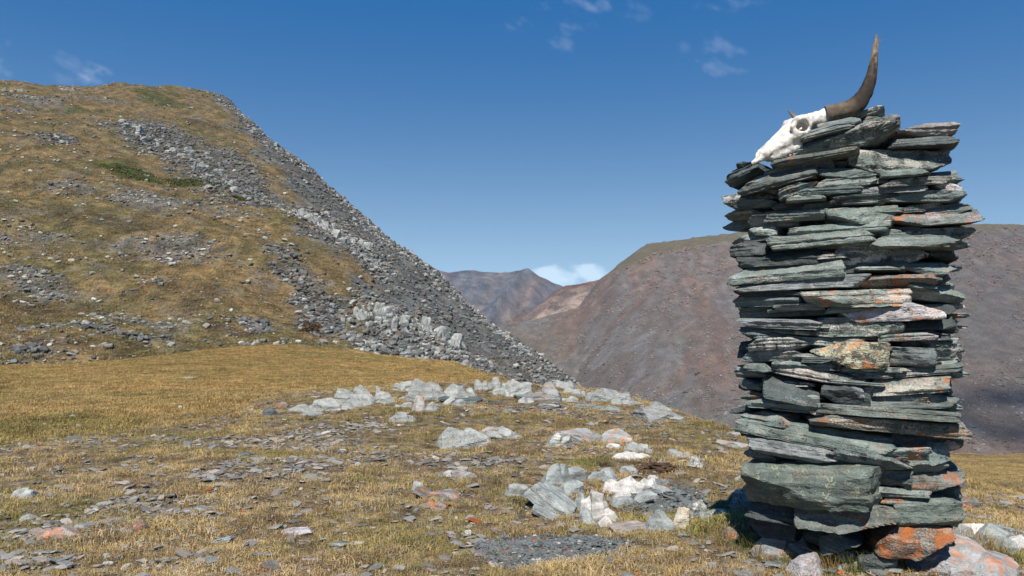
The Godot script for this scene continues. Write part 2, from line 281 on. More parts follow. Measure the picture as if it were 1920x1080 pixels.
# x, d, radius across, radius along, kind (0 rubble, 1 green, 2 brown heath, 3 grey gravel, 4 gold, 5 pale rubble), amount, slant
const HILL_PATCHES := [
	[-72.689, 161.556, 10.342, 15.107, 0, 1, -0.445],
	[-57.99, 149.445, 9.063, 16.722, 0, 1, -0.384],
	[-46.503, 134.16, 7.232, 13.804, 0, 1, -0.344],
	[-83.163, 141.88, 4.78, 5.251, 0, 0.9, -0.58],
	[-83.704, 162.527, 4.381, 5.846, 0, 0.6, -0.509],
	[-113.175, 183.96, 7.438, 5.146, 3, 1, -0.606],
	[-107.009, 203.287, 9.589, 6.303, 3, 0.7, -0.519],
	[-107.253, 168.816, 3.981, 2.532, 3, 1, -0.627],
	[-100.173, 181.043, 3.66, 4.341, 1, 0.7, -0.546],
	[-62.246, 128.905, 6.515, 2.576, 1, 1, -0.478],
	[-53.643, 131.507, 4.874, 2.236, 1, 1, -0.404],
	[-44.175, 125.099, 2.36, 2.127, 1, 1, -0.35],
	[-101.369, 224.645, 8.326, 6.734, 1, 0.8, -0.445],
	[-74.576, 188.424, 4.825, 6.219, 2, 0.8, -0.391],
	[-65.735, 134.16, 3.616, 2.281, 1, 0.6, -0.485],
	[-78.861, 133.092, 1.614, 1.861, 1, 1, -0.586],
	[-103.984, 237.571, 6.404, 4.989, 1, 0.5, -0.431],
	[-52.17, 111.411, 5.631, 7.038, 3, 1, -0.465],
	[-63.065, 111.857, 4.523, 3.244, 3, 0.7, -0.559],
	[-49.41, 81.251, 4.928, 3.085, 3, 0.9, -0.606],
	[-35.589, 74.413, 6.017, 1.933, 3, 0.7, -0.478],
	[-40.23, 94.386, 5.724, 4.249, 3, 0.8, -0.425],
	[-51.623, 100.216, 8.104, 3.508, 2, 0.5, -0.512],
	[-43.501, 75.01, 6.065, 1.872, 2, 0.6, -0.58],
	[-33.635, 81.739, 3.856, 2.861, 2, 0.4, -0.411],
	[-55.835, 91.599, 4.938, 2.563, 3, 0.6, -0.606],
	[-24.977, 77.292, 2.188, 2.317, 0, 1, -0.323],
	[-24.992, 92.518, 3.117, 4.262, 0, 0.8, -0.27],
	[-21.153, 87.136, 3.523, 4.446, 0, 1, -0.243],
	[-17.754, 82.395, 4.442, 3.788, 0, 1, -0.216],
	[-14.386, 82.23, 3.325, 5.029, 0, 1, -0.175],
	[-28.815, 96.869, 2.611, 2.904, 0, 0.7, -0.296],
	[-28.646, 124.351, 5.028, 14.111, 5, 1, -0.229],
	[-34.077, 125.6, 4.232, 8.186, 5, 0.8, -0.27],
	[-21.774, 119.242, 4.018, 15.048, 5, 1, -0.182],
	[-13.574, 91.599, 4.938, 6.252, 5, 1, -0.148],
	[-8.452, 89.787, 4.84, 8.165, 5, 1, -0.094],
	[-35.548, 69.525, 3.748, 1.46, 0, 0.6, -0.512],
	[-40.553, 69.248, 2.8, 1.037, 0, 0.5, -0.586],
	[-31.725, 69.387, 2.805, 1, 0, 0.4, -0.458],
	[-34.593, 106.407, 4.302, 4.892, 4, 1, -0.323],
	[-32.159, 88.187, 4.16, 2.643, 4, 0.8, -0.364],
	[-26.537, 74.413, 3.009, 1.189, 2, 0.8, -0.357],
	[-20.042, 80.443, 1.084, 1.447, 2, 1, -0.249],
	[-36.89, 65.35, 5.284, 1, 2, 0.8, -0.566],
	[-38.421, 63.547, 2.569, 1, 0, 0.6, -0.606],
	[-43, 113.206, 6.866, 3.854, 3, 0.5, -0.377],
]
# x, d, width, height, kind
const OUTCROP := [
	[-14.974, 88.894, 0.915, 0.744, 1],
	[-15.961, 89.25, 0.651, 0.402, 1],
	[-7.053, 90.87, 0.804, 0.659, 1],
	[-16.392, 89.25, 0.833, 0.725, 1],
	[-8.805, 95.906, 0.971, 0.632, 1],
	[-17.008, 89.429, 1.069, 1.004, 1],
	[-8.644, 97.647, 1.304, 0.942, 1],
	[-6.791, 96.098, 0.66, 0.402, 1],
	[-7.063, 91.782, 0.689, 0.519, 1],
	[-13.088, 88.717, 0.891, 0.848, 1],
	[-8.821, 99.22, 1.717, 1.435, 1],
	[-15.27, 92.149, 1.418, 1.112, 1],
	[-8.47, 93.261, 0.924, 0.594, 1],
	[-16.512, 91.966, 0.624, 0.562, 1],
	[-12.407, 90.327, 1.155, 1.081, 1],
	[-17.063, 88.187, 1.054, 0.701, 1],
	[-6.886, 97.647, 1.707, 1.118, 1],
	[-16.655, 88.363, 0.622, 0.438, 1],
	[-10.159, 93.075, 1.362, 0.895, 1],
	[-6.444, 97.063, 0.844, 0.641, 1],
	[-10.309, 93.447, 0.982, 0.953, 1],
	[-12.034, 89.429, 0.643, 0.419, 1],
	[-7.021, 92.703, 0.625, 0.442, 1],
	[-10.154, 94.386, 1.007, 0.534, 1],
	[-10.513, 91.233, 0.714, 0.609, 1],
	[-8.443, 96.483, 1.09, 1.07, 1],
	[-14.856, 88.187, 0.672, 0.458, 1],
	[-13.943, 88.187, 0.662, 0.456, 1],
	[-7.722, 98.037, 1.198, 0.785, 1],
	[-14.824, 90.146, 0.632, 0.453, 1],
	[-8.775, 95.333, 0.734, 0.673, 1],
	[-12.343, 91.966, 0.71, 0.586, 1],
	[-7.523, 93.821, 0.642, 0.491, 1],
	[-15.259, 91.416, 0.64, 0.409, 1],
	[-8.549, 96.098, 0.747, 0.422, 1],
	[-14.044, 90.688, 0.706, 0.5, 1],
	[-13.081, 87.835, 0.608, 0.305, 1],
	[-6.163, 102.238, 0.865, 0.843, 1],
	[-6.643, 92.889, 1.302, 1.083, 1],
	[-11.405, 90.507, 0.647, 0.346, 1],
	[-10.438, 90.146, 0.609, 0.579, 1],
	[-8.641, 100.016, 1.529, 1.205, 1],
	[-17.441, 88.54, 0.664, 0.552, 1],
	[-11.932, 88.54, 0.921, 0.618, 1],
	[-14.331, 91.051, 1.186, 0.801, 1],
	[-15.803, 88.187, 0.614, 0.55, 1],
	[-24.128, 129.68, 0.699, 0.569, 1],
	[-23.711, 124.6, 0.718, 0.548, 1],
	[-28.712, 120.68, 0.651, 0.343, 1],
	[-31.705, 123.362, 1.451, 1.345, 1],
	[-32.69, 122.624, 0.726, 0.49, 1],
	[-26.25, 121.892, 0.679, 0.451, 1],
	[-32.647, 122.87, 0.761, 0.411, 1],
	[-31.135, 120.921, 1.127, 0.778, 1],
	[-24.885, 122.87, 0.757, 0.566, 1],
	[-25.333, 118.766, 0.786, 0.489, 1],
	[-27.29, 123.362, 0.791, 0.564, 1],
	[-23.789, 126.355, 1.353, 1.211, 1],
	[-30.387, 123.115, 1.19, 0.989, 1],
	[-24.303, 127.879, 1.125, 0.88, 1],
	[-32.276, 123.608, 0.678, 0.601, 1],
	[-32.744, 123.608, 1.296, 0.764, 1],
	[-33.339, 124.6, 1.25, 1.046, 1],
	[-24.164, 127.115, 1.208, 0.626, 1],
	[-25.139, 120.199, 0.654, 0.572, 1],
	[-23.032, 125.099, 0.913, 0.835, 1],
	[-30.156, 123.115, 0.949, 0.832, 1],
	[-28.581, 121.406, 0.736, 0.522, 1],
	[-33.248, 120.68, 0.767, 0.67, 1],
	[-32.379, 125.6, 1.032, 0.783, 1],
	[-28.753, 124.351, 0.683, 0.374, 1],
	[-25.056, 126.355, 0.823, 0.707, 1],
	[-30.907, 122.38, 0.914, 0.601, 1],
	[-31.885, 126.608, 0.741, 0.632, 1],
	[-28.838, 127.115, 0.732, 0.446, 1],
	[-33.473, 122.38, 0.677, 0.46, 1],
	[-29.828, 125.349, 1.504, 1.113, 1],
	[-26.683, 119.004, 1.162, 0.905, 1],
	[-28.662, 126.355, 0.795, 0.689, 1],
	[-23.115, 122.135, 0.692, 0.595, 1],
	[-6.82, 91.966, 0.456, 0.271, 0],
	[-13.713, 78.694, 0.675, 0.641, 0],
	[-14.271, 81.413, 0.45, 0.389, 0],
	[-15.533, 82.23, 0.417, 0.283, 0],
	[-9.689, 83.89, 0.436, 0.313, 0],
	[-10.776, 80.443, 0.772, 0.537, 0],
	[-9.794, 82.89, 0.573, 0.319, 0],
	[-3.947, 96.676, 0.912, 0.627, 0],
	[-6.36, 92.518, 0.647, 0.535, 0],
	[-5.521, 87.136, 0.842, 0.704, 0],
	[-9.708, 82.725, 0.435, 0.374, 0],
	[-8.323, 86.097, 0.583, 0.476, 0],
	[-15.037, 83.222, 0.397, 0.384, 0],
	[-16.186, 79.484, 0.513, 0.399, 0],
	[-8.941, 83.89, 0.406, 0.217, 0],
	[-7.44, 90.87, 0.681, 0.463, 0],
	[-14.928, 77.446, 0.366, 0.275, 0],
	[-14.736, 81.413, 0.423, 0.297, 0],
	[-10.422, 84.563, 0.715, 0.398, 0],
	[-13.941, 80.122, 0.627, 0.542, 0],
	[-14.962, 80.122, 0.603, 0.547, 0],
	[-6.993, 88.894, 0.483, 0.288, 0],
	[-11.002, 82.395, 0.41, 0.365, 0],
	[-17.798, 86.788, 0.827, 0.572, 0],
	[-11.027, 82.725, 0.814, 0.686, 0],
	[-13.603, 82.23, 0.533, 0.46, 0],
	[-18.386, 86.097, 0.504, 0.384, 0],
	[-11.087, 80.443, 0.38, 0.285, 0],
	[-9.159, 82.89, 0.799, 0.755, 0],
	[-16.254, 83.89, 0.396, 0.269, 0],
	[-13.956, 80.443, 0.749, 0.495, 0],
	[-4.72, 94.953, 0.814, 0.651, 0],
	[-3.922, 100.216, 0.524, 0.474, 0],
	[-2.879, 101.627, 0.776, 0.576, 0],
	[-16.237, 82.395, 0.402, 0.233, 0],
	[-11.59, 83.555, 0.462, 0.381, 0],
	[-14.694, 78.694, 0.428, 0.253, 0],
	[-4.237, 97.452, 0.519, 0.397, 0],
	[-9.328, 84.058, 0.411, 0.366, 0],
	[-16.385, 81.088, 0.396, 0.232, 0],
	[-12.261, 80.927, 0.385, 0.225, 0],
	[-11.031, 82.066, 0.463, 0.326, 0],
	[-6.765, 88.894, 0.482, 0.247, 0],
	[-2.6, 97.257, 0.56, 0.326, 0],
	[-9.003, 83.722, 0.396, 0.342, 0],
	[-14.288, 81.903, 0.765, 0.498, 0],
	[-14.247, 77.756, 0.518, 0.348, 0],
	[-18.103, 84.902, 0.545, 0.274, 0],
	[-17.225, 83.389, 0.394, 0.207, 0],
	[-8.047, 87.485, 0.858, 0.633, 0],
	[-4.354, 101.222, 0.478, 0.312, 0],
	[-8.929, 85.242, 0.433, 0.401, 0],
	[-16.71, 80.927, 0.569, 0.548, 0],
	[-16.087, 83.389, 0.696, 0.541, 0],
	[-3.962, 92.334, 0.455, 0.405, 0],
	[-11.231, 80.927, 0.594, 0.477, 0],
	[-7.751, 84.563, 0.406, 0.348, 0],
	[-18.708, 82.066, 0.575, 0.315, 0],
	[-14.524, 82.56, 0.724, 0.678, 0],
	[-11.141, 84.563, 0.44, 0.301, 0],
	[-76.761, 154.917, 0.632, 0.496, 0],
	[-74.122, 160.27, 0.686, 0.36, 0],
	[-77.286, 163.504, 0.661, 0.407, 0],
	[-41.789, 124.6, 0.603, 0.537, 0],
	[-57.316, 147.369, 0.616, 0.363, 0],
	[-78.497, 164.816, 0.667, 0.655, 0],
	[-72.71, 159.631, 0.805, 0.492, 0],
	[-49.525, 135.237, 0.947, 0.886, 0],
	[-68.192, 154.608, 0.632, 0.58, 0],
	[-57.011, 145.905, 0.792, 0.58, 0],
	[-50.207, 137.416, 0.706, 0.378, 0],
	[-59.518, 148.552, 0.909, 0.73, 0],
	[-68.907, 146.196, 0.662, 0.474, 0],
	[-76.312, 160.27, 1.386, 1.196, 0],
	[-45.206, 133.092, 1.152, 0.884, 0],
	[-62.778, 154.917, 1.372, 1.018, 0],
	[-50.004, 128.648, 1.098, 0.709, 0],
	[-43.659, 128.135, 0.856, 0.554, 0],
	[-59.827, 147.075, 1.01, 0.644, 0],
	[-61.562, 144.166, 0.992, 0.638, 0],
	[-75.004, 157.414, 0.64, 0.369, 0],
	[-53.723, 143.591, 1.32, 1.239, 0],
	[-63.874, 150.043, 0.755, 0.576, 0],
	[-57.46, 139.63, 0.612, 0.448, 0],
	[-46.241, 133.359, 0.571, 0.516, 0],
	[-78.425, 162.527, 0.879, 0.512, 0],
	[-75.49, 157.728, 0.796, 0.788, 0],
	[-49.094, 135.778, 0.567, 0.287, 0],
	[-62.541, 148.552, 0.812, 0.444, 0],
	[-64.974, 147.959, 0.715, 0.451, 0],
	[-79.201, 160.27, 1.012, 0.968, 0],
	[-47.854, 132.827, 0.927, 0.829, 0],
	[-60.813, 151.247, 0.661, 0.386, 0],
	[-85.323, 170.851, 1.432, 1.051, 0],
	[-53.333, 145.033, 0.843, 0.596, 0],
	[-58.314, 144.743, 0.923, 0.92, 0],
	[-58.21, 143.018, 0.715, 0.644, 0],
	[-61.777, 150.043, 0.67, 0.51, 0],
	[-65.185, 157.414, 1.362, 1.098, 0],
	[-82.137, 165.807, 0.854, 0.547, 0],
	[-51.984, 139.909, 0.877, 0.601, 0],
	[-60.014, 153.992, 0.937, 0.56, 0],
	[-43.486, 127.624, 0.97, 0.639, 0],
	[-68.968, 161.233, 0.721, 0.502, 0],
	[-67.792, 153.992, 1.417, 0.765, 0],
	[-70.452, 155.849, 0.835, 0.727, 0],
	[-49.757, 135.778, 0.549, 0.352, 0],
	[-42.431, 127.624, 0.655, 0.415, 0],
	[-57.415, 145.323, 1.3, 0.744, 0],
	[-41.565, 124.103, 0.783, 0.645, 0],
	[-72.702, 159.95, 0.666, 0.396, 0],
	[-47.931, 134.429, 1.207, 0.926, 0],
	[-63.366, 150.343, 1.396, 0.894, 0],
	[-74.507, 159.631, 0.732, 0.701, 0],
	[-73, 154.917, 1.456, 1.441, 0],
	[-68.424, 147.959, 0.761, 0.648, 0],
	[-66.902, 154.917, 1.067, 0.951, 0],
	[-57.969, 142.448, 0.704, 0.54, 0],
	[-45.92, 129.939, 1.126, 1.041, 0],
	[-72.672, 162.852, 0.676, 0.428, 0],
	[-50.01, 190.697, 0.897, 0.84, 2],
	[-61.607, 204.919, 1.41, 1.404, 2],
	[-9.898, 125.349, 0.51, 0.393, 2],
	[-26.092, 153.378, 0.68, 0.512, 2],
	[-32.245, 159.631, 0.891, 0.882, 2],
	[3.452, 123.362, 0.536, 0.53, 2],
	[-42.338, 176.049, 1.13, 0.758, 2],
	[-11.453, 125.349, 0.61, 0.451, 2],
	[-19.828, 153.684, 0.8, 0.576, 2],
	[-13.168, 134.967, 0.988, 0.878, 2],
	[-70.6, 214.984, 1.842, 1.259, 2],
	[-48.131, 176.402, 0.844, 0.788, 2],
	[-8.036, 124.351, 0.633, 0.443, 2],
	[-33.741, 164.487, 0.903, 0.518, 2],
	[-46.468, 173.952, 0.714, 0.386, 2],
	[-37.803, 169.83, 0.892, 0.857, 2],
	[-19.825, 146.489, 1.06, 1.014, 2],
	[-26.778, 154.3, 1.173, 0.808, 2],
	[-23.904, 152.461, 0.635, 0.579, 2],
	[-14.638, 135.778, 0.613, 0.309, 2],
	[-1.526, 119.959, 0.556, 0.42, 2],
	[-27.884, 154.917, 0.744, 0.408, 2],
	[4.592, 118.057, 0.57, 0.499, 2],
	[5.222, 117.586, 0.586, 0.416, 2],
	[1.226, 121.163, 0.574, 0.454, 2],
	[0.711, 118.529, 0.482, 0.395, 2],
	[-76.589, 225.094, 1.223, 0.664, 2],
	[-45.437, 171.193, 0.9, 0.578, 2],
	[4.522, 118.057, 0.494, 0.321, 2],
	[1.606, 119.242, 0.679, 0.46, 2],
	[-4.369, 128.648, 0.831, 0.5, 2],
	[-68.486, 205.739, 0.858, 0.803, 2],
	[-51.284, 195.715, 0.8, 0.765, 2],
	[-30.16, 158.36, 0.641, 0.48, 2],
	[-32.816, 170.51, 0.691, 0.484, 2],
	[-30.886, 159.95, 0.687, 0.582, 2],
	[-35.879, 168.816, 0.815, 0.638, 2],
	[-45.734, 179.961, 1.08, 0.869, 2],
	[-53.702, 190.316, 1, 0.799, 2],
	[-12.868, 131.77, 0.899, 0.836, 2],
	[-22.784, 146.782, 1.141, 0.962, 2],
	[-22.515, 146.782, 0.657, 0.569, 2],
	[-15.358, 137.691, 1.012, 0.748, 2],
	[-18.986, 145.613, 0.733, 0.58, 2],
	[-2.028, 120.439, 0.799, 0.62, 2],
	[-1.527, 121.892, 0.493, 0.414, 2],
	[-79.712, 138.519, 0.721, 0.45, 0],
	[-81.292, 140.75, 0.573, 0.446, 0],
	[-83.789, 143.304, 0.654, 0.391, 0],
	[-82.959, 142.164, 0.576, 0.427, 0],
	[-84.212, 142.733, 0.581, 0.446, 0],
	[-79.585, 141.032, 0.645, 0.344, 0],
	[-81.766, 138.796, 0.566, 0.551, 0],
	[-82.03, 140.75, 1.092, 0.648, 0],
	[-81.638, 140.75, 0.59, 0.586, 0],
	[-82.015, 143.304, 0.583, 0.497, 0],
	[-79.172, 138.519, 1.089, 0.722, 0],
	[-78.795, 138.519, 0.591, 0.446, 0],
	[-25.279, 78.068, 0.397, 0.335, 3],
	[-25.277, 77.756, 0.411, 0.325, 3],
	[-25.196, 77.446, 0.45, 0.273, 3],
	[-24.741, 76.677, 0.562, 0.485, 3],
	[-25.043, 77.446, 0.505, 0.485, 3],
	[-25.224, 76.677, 0.496, 0.368, 3],
	[-23.756, 76.523, 0.458, 0.367, 3],
	[-25.753, 77.292, 0.591, 0.336, 3],
	[-26.152, 77.601, 0.36, 0.262, 3],
	[-23.474, 76.83, 0.476, 0.239, 3],
	[-25.881, 77.756, 0.315, 0.239, 3],
	[-25.478, 77.601, 0.539, 0.374, 3],
	[-24.21, 76.523, 0.34, 0.208, 3],
	[-25.191, 77.756, 0.329, 0.233, 3],
	[-26.353, 77.138, 0.408, 0.326, 3],
	[-25.668, 77.601, 0.348, 0.208, 3],
	[-24.511, 76.371, 0.426, 0.354, 3],
	[-24.418, 76.83, 0.338, 0.18, 3],
	[-20.368, 83.722, 0.729, 0.577, 3],
	[-21.328, 84.394, 0.796, 0.465, 3],
	[-22.434, 86.27, 0.495, 0.366, 3],
	[-23.121, 87.66, 0.414, 0.305, 3],
	[-25.803, 89.966, 0.766, 0.401, 3],
	[-20.779, 83.389, 0.421, 0.275, 3],
	[-24.392, 87.66, 0.795, 0.415, 3],
	[-19.061, 82.89, 0.595, 0.456, 3],
	[-21.021, 83.722, 0.397, 0.332, 3],
	[-21.763, 85.412, 0.404, 0.339, 3],
	[-19.889, 82.066, 0.495, 0.345, 3],
	[-22.245, 85.754, 0.434, 0.377, 3],
	[-23.68, 86.27, 0.449, 0.371, 3],
	[-20.001, 84.902, 0.412, 0.276, 3],
	[-24.215, 86.615, 0.547, 0.339, 3],
	[-23.485, 86.962, 0.5, 0.314, 3],
	[-20.137, 83.555, 0.456, 0.237, 3],
	[-20.76, 85.242, 0.601, 0.382, 3],
	[-23.364, 86.27, 0.542, 0.445, 3],
	[-19.683, 83.89, 0.474, 0.327, 3],
	[-22.085, 84.902, 0.452, 0.372, 3],
	[-20.436, 84.902, 0.711, 0.64, 3],
	[-127.431, 220.201, 0.95, 0.881, 4],
	[-124.592, 222.857, 1.666, 1.044, 4],
	[-125.447, 217.143, 0.986, 0.974, 4],
	[-124.284, 220.641, 0.932, 0.569, 4],
	[-126.355, 220.641, 1.01, 0.761, 4],
	[-124.774, 216.277, 0.889, 0.875, 4],
	[-125.894, 218.448, 0.94, 0.915, 4],
	[-126.111, 221.525, 1.26, 0.697, 4],
	[-124.749, 220.201, 0.891, 0.833, 4],
	[-124.952, 221.968, 0.905, 0.596, 4],
	[-126.732, 221.968, 1.006, 0.762, 4],
	[-121.033, 227.809, 0.929, 0.867, 4],
	[-126.628, 221.525, 0.899, 0.692, 4],
	[-124.483, 222.857, 1.058, 0.922, 4],
	[-124.601, 192.227, 0.78, 0.714, 4],
	[-124.425, 193.383, 0.803, 0.689, 4],
	[-124.895, 190.697, 0.793, 0.676, 4],
	[-125.274, 198.075, 1.104, 0.56, 4],
	[-125.391, 192.611, 0.801, 0.636, 4],
	[-125.229, 193.769, 0.94, 0.784, 4],
	[-126.035, 194.545, 1.256, 0.805, 4],
	[-122.457, 190.697, 0.876, 0.608, 4],
	[-124.894, 196.106, 0.853, 0.753, 4],
	[-123.623, 196.499, 1.356, 1.173, 4],
	[-122.957, 192.611, 0.88, 0.536, 4],
	[-123.443, 189.936, 0.837, 0.815, 4],
	[-123.871, 194.934, 1.003, 0.811, 4],
	[-124.384, 194.545, 1.223, 0.729, 4],
]

func _ready() -> void:
	rng.seed = 11
	camera_and_light()
	setup_noise()
	make_textures()
	make_materials()
	build_ground()
	build_hill()
	build_far()
	build_cairn()
	build_skull()
	build_boulders()
	build_outcrop()
	scatter_hill()
	scatter_mountain()
	scatter_slates()
	scatter_grass()
	build_small_plants()
	build_cloud()

# ------------------------------------------------------------------ camera, sky, sun
func camera_and_light() -> void:
	var cam := Camera3D.new()
	cam.name = "camera"
	cam.fov = 40.0
	cam.near = 0.05
	cam.far = 9000.0
	cam.position = Vector3(0, EYE, 0)
	cam.rotation_degrees = Vector3(3.086, 0, 0)
	add_child(cam)
	cam.current = true
	var sun := DirectionalLight3D.new()
	sun.name = "sun"
	sun.light_energy = 1.6
	sun.light_color = Color(1.0, 0.955, 0.89)
	sun.light_angular_distance = 0.5
	sun.shadow_enabled = true
	add_child(sun)
	var towards := Vector3(0.10, -0.79, -0.60).normalized()
	sun.look_at_from_position(Vector3.ZERO, towards, Vector3.UP)
	var sm := ProceduralSkyMaterial.new()
	sm.sky_top_color = Color(0.0, 0.110, 0.355).linear_to_srgb()
	sm.sky_horizon_color = Color(0.585, 0.87, 1.04).linear_to_srgb()
	sm.sky_curve = 0.0855
	sm.sky_energy_multiplier = 0.87
	sm.ground_bottom_color = Color(0.10, 0.09, 0.07).linear_to_srgb()
	sm.ground_horizon_color = Color(0.28, 0.36, 0.45).linear_to_srgb()
	sm.sun_angle_max = 2.0
	sm.sky_cover = cloud_cover()
	sm.sky_cover_modulate = Color(1, 1, 1, 1)
	var sky := Sky.new()
	sky.sky_material = sm
	var env := Environment.new()
	env.background_mode = Environment.BG_SKY
	env.sky = sky
	env.tonemap_mode = Environment.TONE_MAPPER_LINEAR
	env.tonemap_exposure = 1.5
	env.sdfgi_enabled = true
	env.ssao_enabled = true
	env.ssil_enabled = true
	env.fog_enabled = true
	env.fog_density = 0.00008
	env.fog_light_color = Color(0.62, 0.72, 0.85)
	var we := WorldEnvironment.new()
	we.name = "environment"
	we.environment = env
	add_child(we)

func cloud_cover() -> Texture2D:
	# thin wisps and a few low heaps, spread round the whole sky; each entry: azimuth, elevation, half width, half height (degrees), strength, heap
	var w := 4096
	var h := 2048
	var img := Image.create_empty(w, h, false, Image.FORMAT_RGBA8)
	var wn := FastNoiseLite.new()
	wn.seed = 5
	wn.frequency = 0.02
	wn.fractal_octaves = 5
	wn.fractal_gain = 0.55
	var list := [[-28.36, 16.37, 1.25, 0.86, 0.75, 0], [-29.47, 16.33, 1.64, 1.41, 0.25, 0], [-33.30, 16.33, 0.77, 1.84, 0.50, 0], [-26.85, 18.01, 0.68, 0.76, 0.12, 0], [5.31, 22.79, 3.86, 0.76, 0.40, 0], [4.91, 21.50, 1.74, 0.65, 0.30, 0], [3.53, 20.27, 1.25, 1.19, 0.30, 0], [0.39, 21.43, 1.25, 0.76, 0.22, 0], [14.97, 18.57, 2.51, 2.16, 0.32, 0], [12.20, 19.61, 0.87, 0.76, 0.20, 0], [15.76, 22.10, 2.90, 0.65, 0.30, 0], [8.99, 22.22, 1.64, 1.08, 0.20, 0], [-4.64, 5.77, 2.17, 0.54, 0.08, 0], [4.25, 3.85, 2.9, 1.1, 0.5, 1], [5.78, 3.92, 2.2, 1.0, 0.42, 1], [2.51, 3.85, 1.6, 0.8, 0.45, 1]]
	var r := RandomNumberGenerator.new()
	r.seed = 77
	for k in 46:
		var a := r.randf_range(40.0, 320.0)
		if r.randf() < 0.7:
			list.append([a, r.randf_range(14.0, 60.0), r.randf_range(1.5, 6.0), r.randf_range(0.8, 2.2), r.randf_range(0.1, 0.35), 0])
		else:
			list.append([a, r.randf_range(2.0, 5.0), r.randf_range(2.5, 6.0), r.randf_range(1.0, 2.0), 0.8, 1])
	for c in list:
		var cu: float = c[0] / 360.0 * w
		var cv: float = (0.5 - c[1] / 180.0) * h
		var stretch: float = 1.0 / maxf(0.3, cos(deg_to_rad(c[1])))
		var hw: float = c[2] / 360.0 * w * stretch
		var hh: float = c[3] / 180.0 * h
		for j in range(int(cv - hh), int(cv + hh) + 1):
			for i in range(int(cu - hw), int(cu + hw) + 1):
				var x: float = (i - cu) / hw
				var y: float = (j - cv) / hh
				var e := 1.0 - x * x - y * y
				if e <= 0.0 or j < 0 or j >= h:
					continue
				var a := 0.0
				if c[5] == 1:
					var nn := wn.get_noise_2d(i * 1.4, j * 2.0) * 1.3
					a = clampf((e * 0.9 + nn - 0.10) * 2.2, 0.0, 1.0) * c[4] * clampf((1.0 - y) * 1.5, 0.3, 1.0)
				else:
					var q := (wn.get_noise_2d(i * 0.9 + j * 0.9 + c[0] * 53.0, j * 3.2 - i * 1.6) + 0.5 * wn.get_noise_2d(i * 4.0, j * 5.0)) * 0.9
					a = clampf(e * 0.55 + q * 1.3 - 0.28, 0.0, 1.0) * c[4] * 0.65 * minf(1.0, e * 1.6)
				if a > 0.003:
					var ii := posmod(i, w)
					var old := img.get_pixel(ii, j).a
					a = minf(1.0, old + a * (1.0 - old))
					img.set_pixel(ii, j, Color(0.62, 0.60, 0.57, a))
	return ImageTexture.create_from_image(img)

# ------------------------------------------------------------------ helpers
func setup_noise() -> void:
	n_big.seed = 21
	n_big.frequency = 0.02
	n_big.fractal_octaves = 3
	n_mid.seed = 22
	n_mid.frequency = 0.12
	n_mid.fractal_octaves = 4
	n_fine.seed = 23
	n_fine.frequency = 0.9
	n_fine.fractal_octaves = 3
	n_ridge.seed = 24
	n_ridge.frequency = 0.01
	n_ridge.fractal_type = FastNoiseLite.FRACTAL_RIDGED
	n_ridge.fractal_octaves = 4

func numbered(called: String) -> String:
	var k: int = counts.get(called, 0)
	counts[called] = k + 1
	return called if k == 0 else "%s_%03d" % [called, k]

func tag(o: Node, label: String, category: String, group := "") -> void:
	o.set_meta("label", label)
	if not o.has_meta("kind"):
		o.set_meta("kind", "thing")
	if category:
		o.set_meta("category", category)
	if group:
		o.set_meta("group", group)

func put(called: String, mesh: Mesh, material: Material, parent: Node = null) -> MeshInstance3D:
	var o := MeshInstance3D.new()
	o.mesh = mesh
	if material:
		o.material_override = material
	if parent:
		o.name = called
		parent.add_child(o, true)
	else:
		o.name = numbered(called)
		add_child(o, true)
	return o

func structure(called: String, mesh: Mesh, material: Material, label: String) -> MeshInstance3D:
	var o := put(called, mesh, material)
	o.set_meta("kind", "structure")
	o.set_meta("label", label)
	return o

func stuff(called: String, mesh: Mesh, material: Material, places: Array, colors: Array, label: String, category: String, group := "") -> void:
	if places.is_empty():
		return
	var mm := MultiMesh.new()
	mm.transform_format = MultiMesh.TRANSFORM_3D
	mm.use_colors = true
	mm.mesh = mesh
	mm.instance_count = places.size()
	for i in places.size():
		mm.set_instance_transform(i, places[i])
		mm.set_instance_color(i, colors[i])
	var o := MultiMeshInstance3D.new()
	o.multimesh = mm
	o.material_override = material
	o.name = numbered(called)
	o.set_meta("kind", "stuff")
	tag(o, label, category, group)
	add_child(o, true)

func smin(a: float, b: float, k: float) -> float:
	var h := maxf(k - absf(a - b), 0.0) / k
	return minf(a, b) - h * h * k * 0.25

func g2(x: float, d: float, cx: float, cd: float, sx: float, sd: float) -> float:
	var p := (x - cx) / sx
	var q := (d - cd) / sd
	return exp(-p * p - q * q)

func lin(r: float, g: float, b: float) -> Color:
	return Color(r, g, b).linear_to_srgb()

# ------------------------------------------------------------------ heights
func ground_base(x: float, d: float) -> float:
	var m := -0.028 * maxf(d - 14.0, 0.0)
	m += 1.55 * g2(x, d, -18.0, 62.0, 9.5, 13.0) + 0.40 * g2(x, d, -1.2, 15.5, 4.2, 4.5) - 0.10 * g2(x, d, 1.1, 6.4, 1.0, 0.7)
	m += 0.16 * g2(x, d, 2.2, 5.0, 1.2, 1.2)
	var xe := 3.2 - 0.22 * clampf(d - 9.0, 0.0, 6.0) - maxf(d - 15.0, 0.0) * 0.135
	var p := minf(0.57 - 0.137 * d - 0.45 * maxf(d - 46.0, 0.0), 0.1)
	var w := smoothstep(xe, xe + 3.5, x)
	return lerpf(m, p, w)

func ground_h(x: float, d: float) -> float:
	var h := ground_base(x, d)
	var far := clampf((d - 6.0) / 30.0, 0.0, 1.0)
	h += n_mid.get_noise_2d(x * 2.2, d * 2.2) * (0.05 + 0.14 * far)
	h += n_fine.get_noise_2d(x * 2.2, d * 2.2) * 0.035
	return h

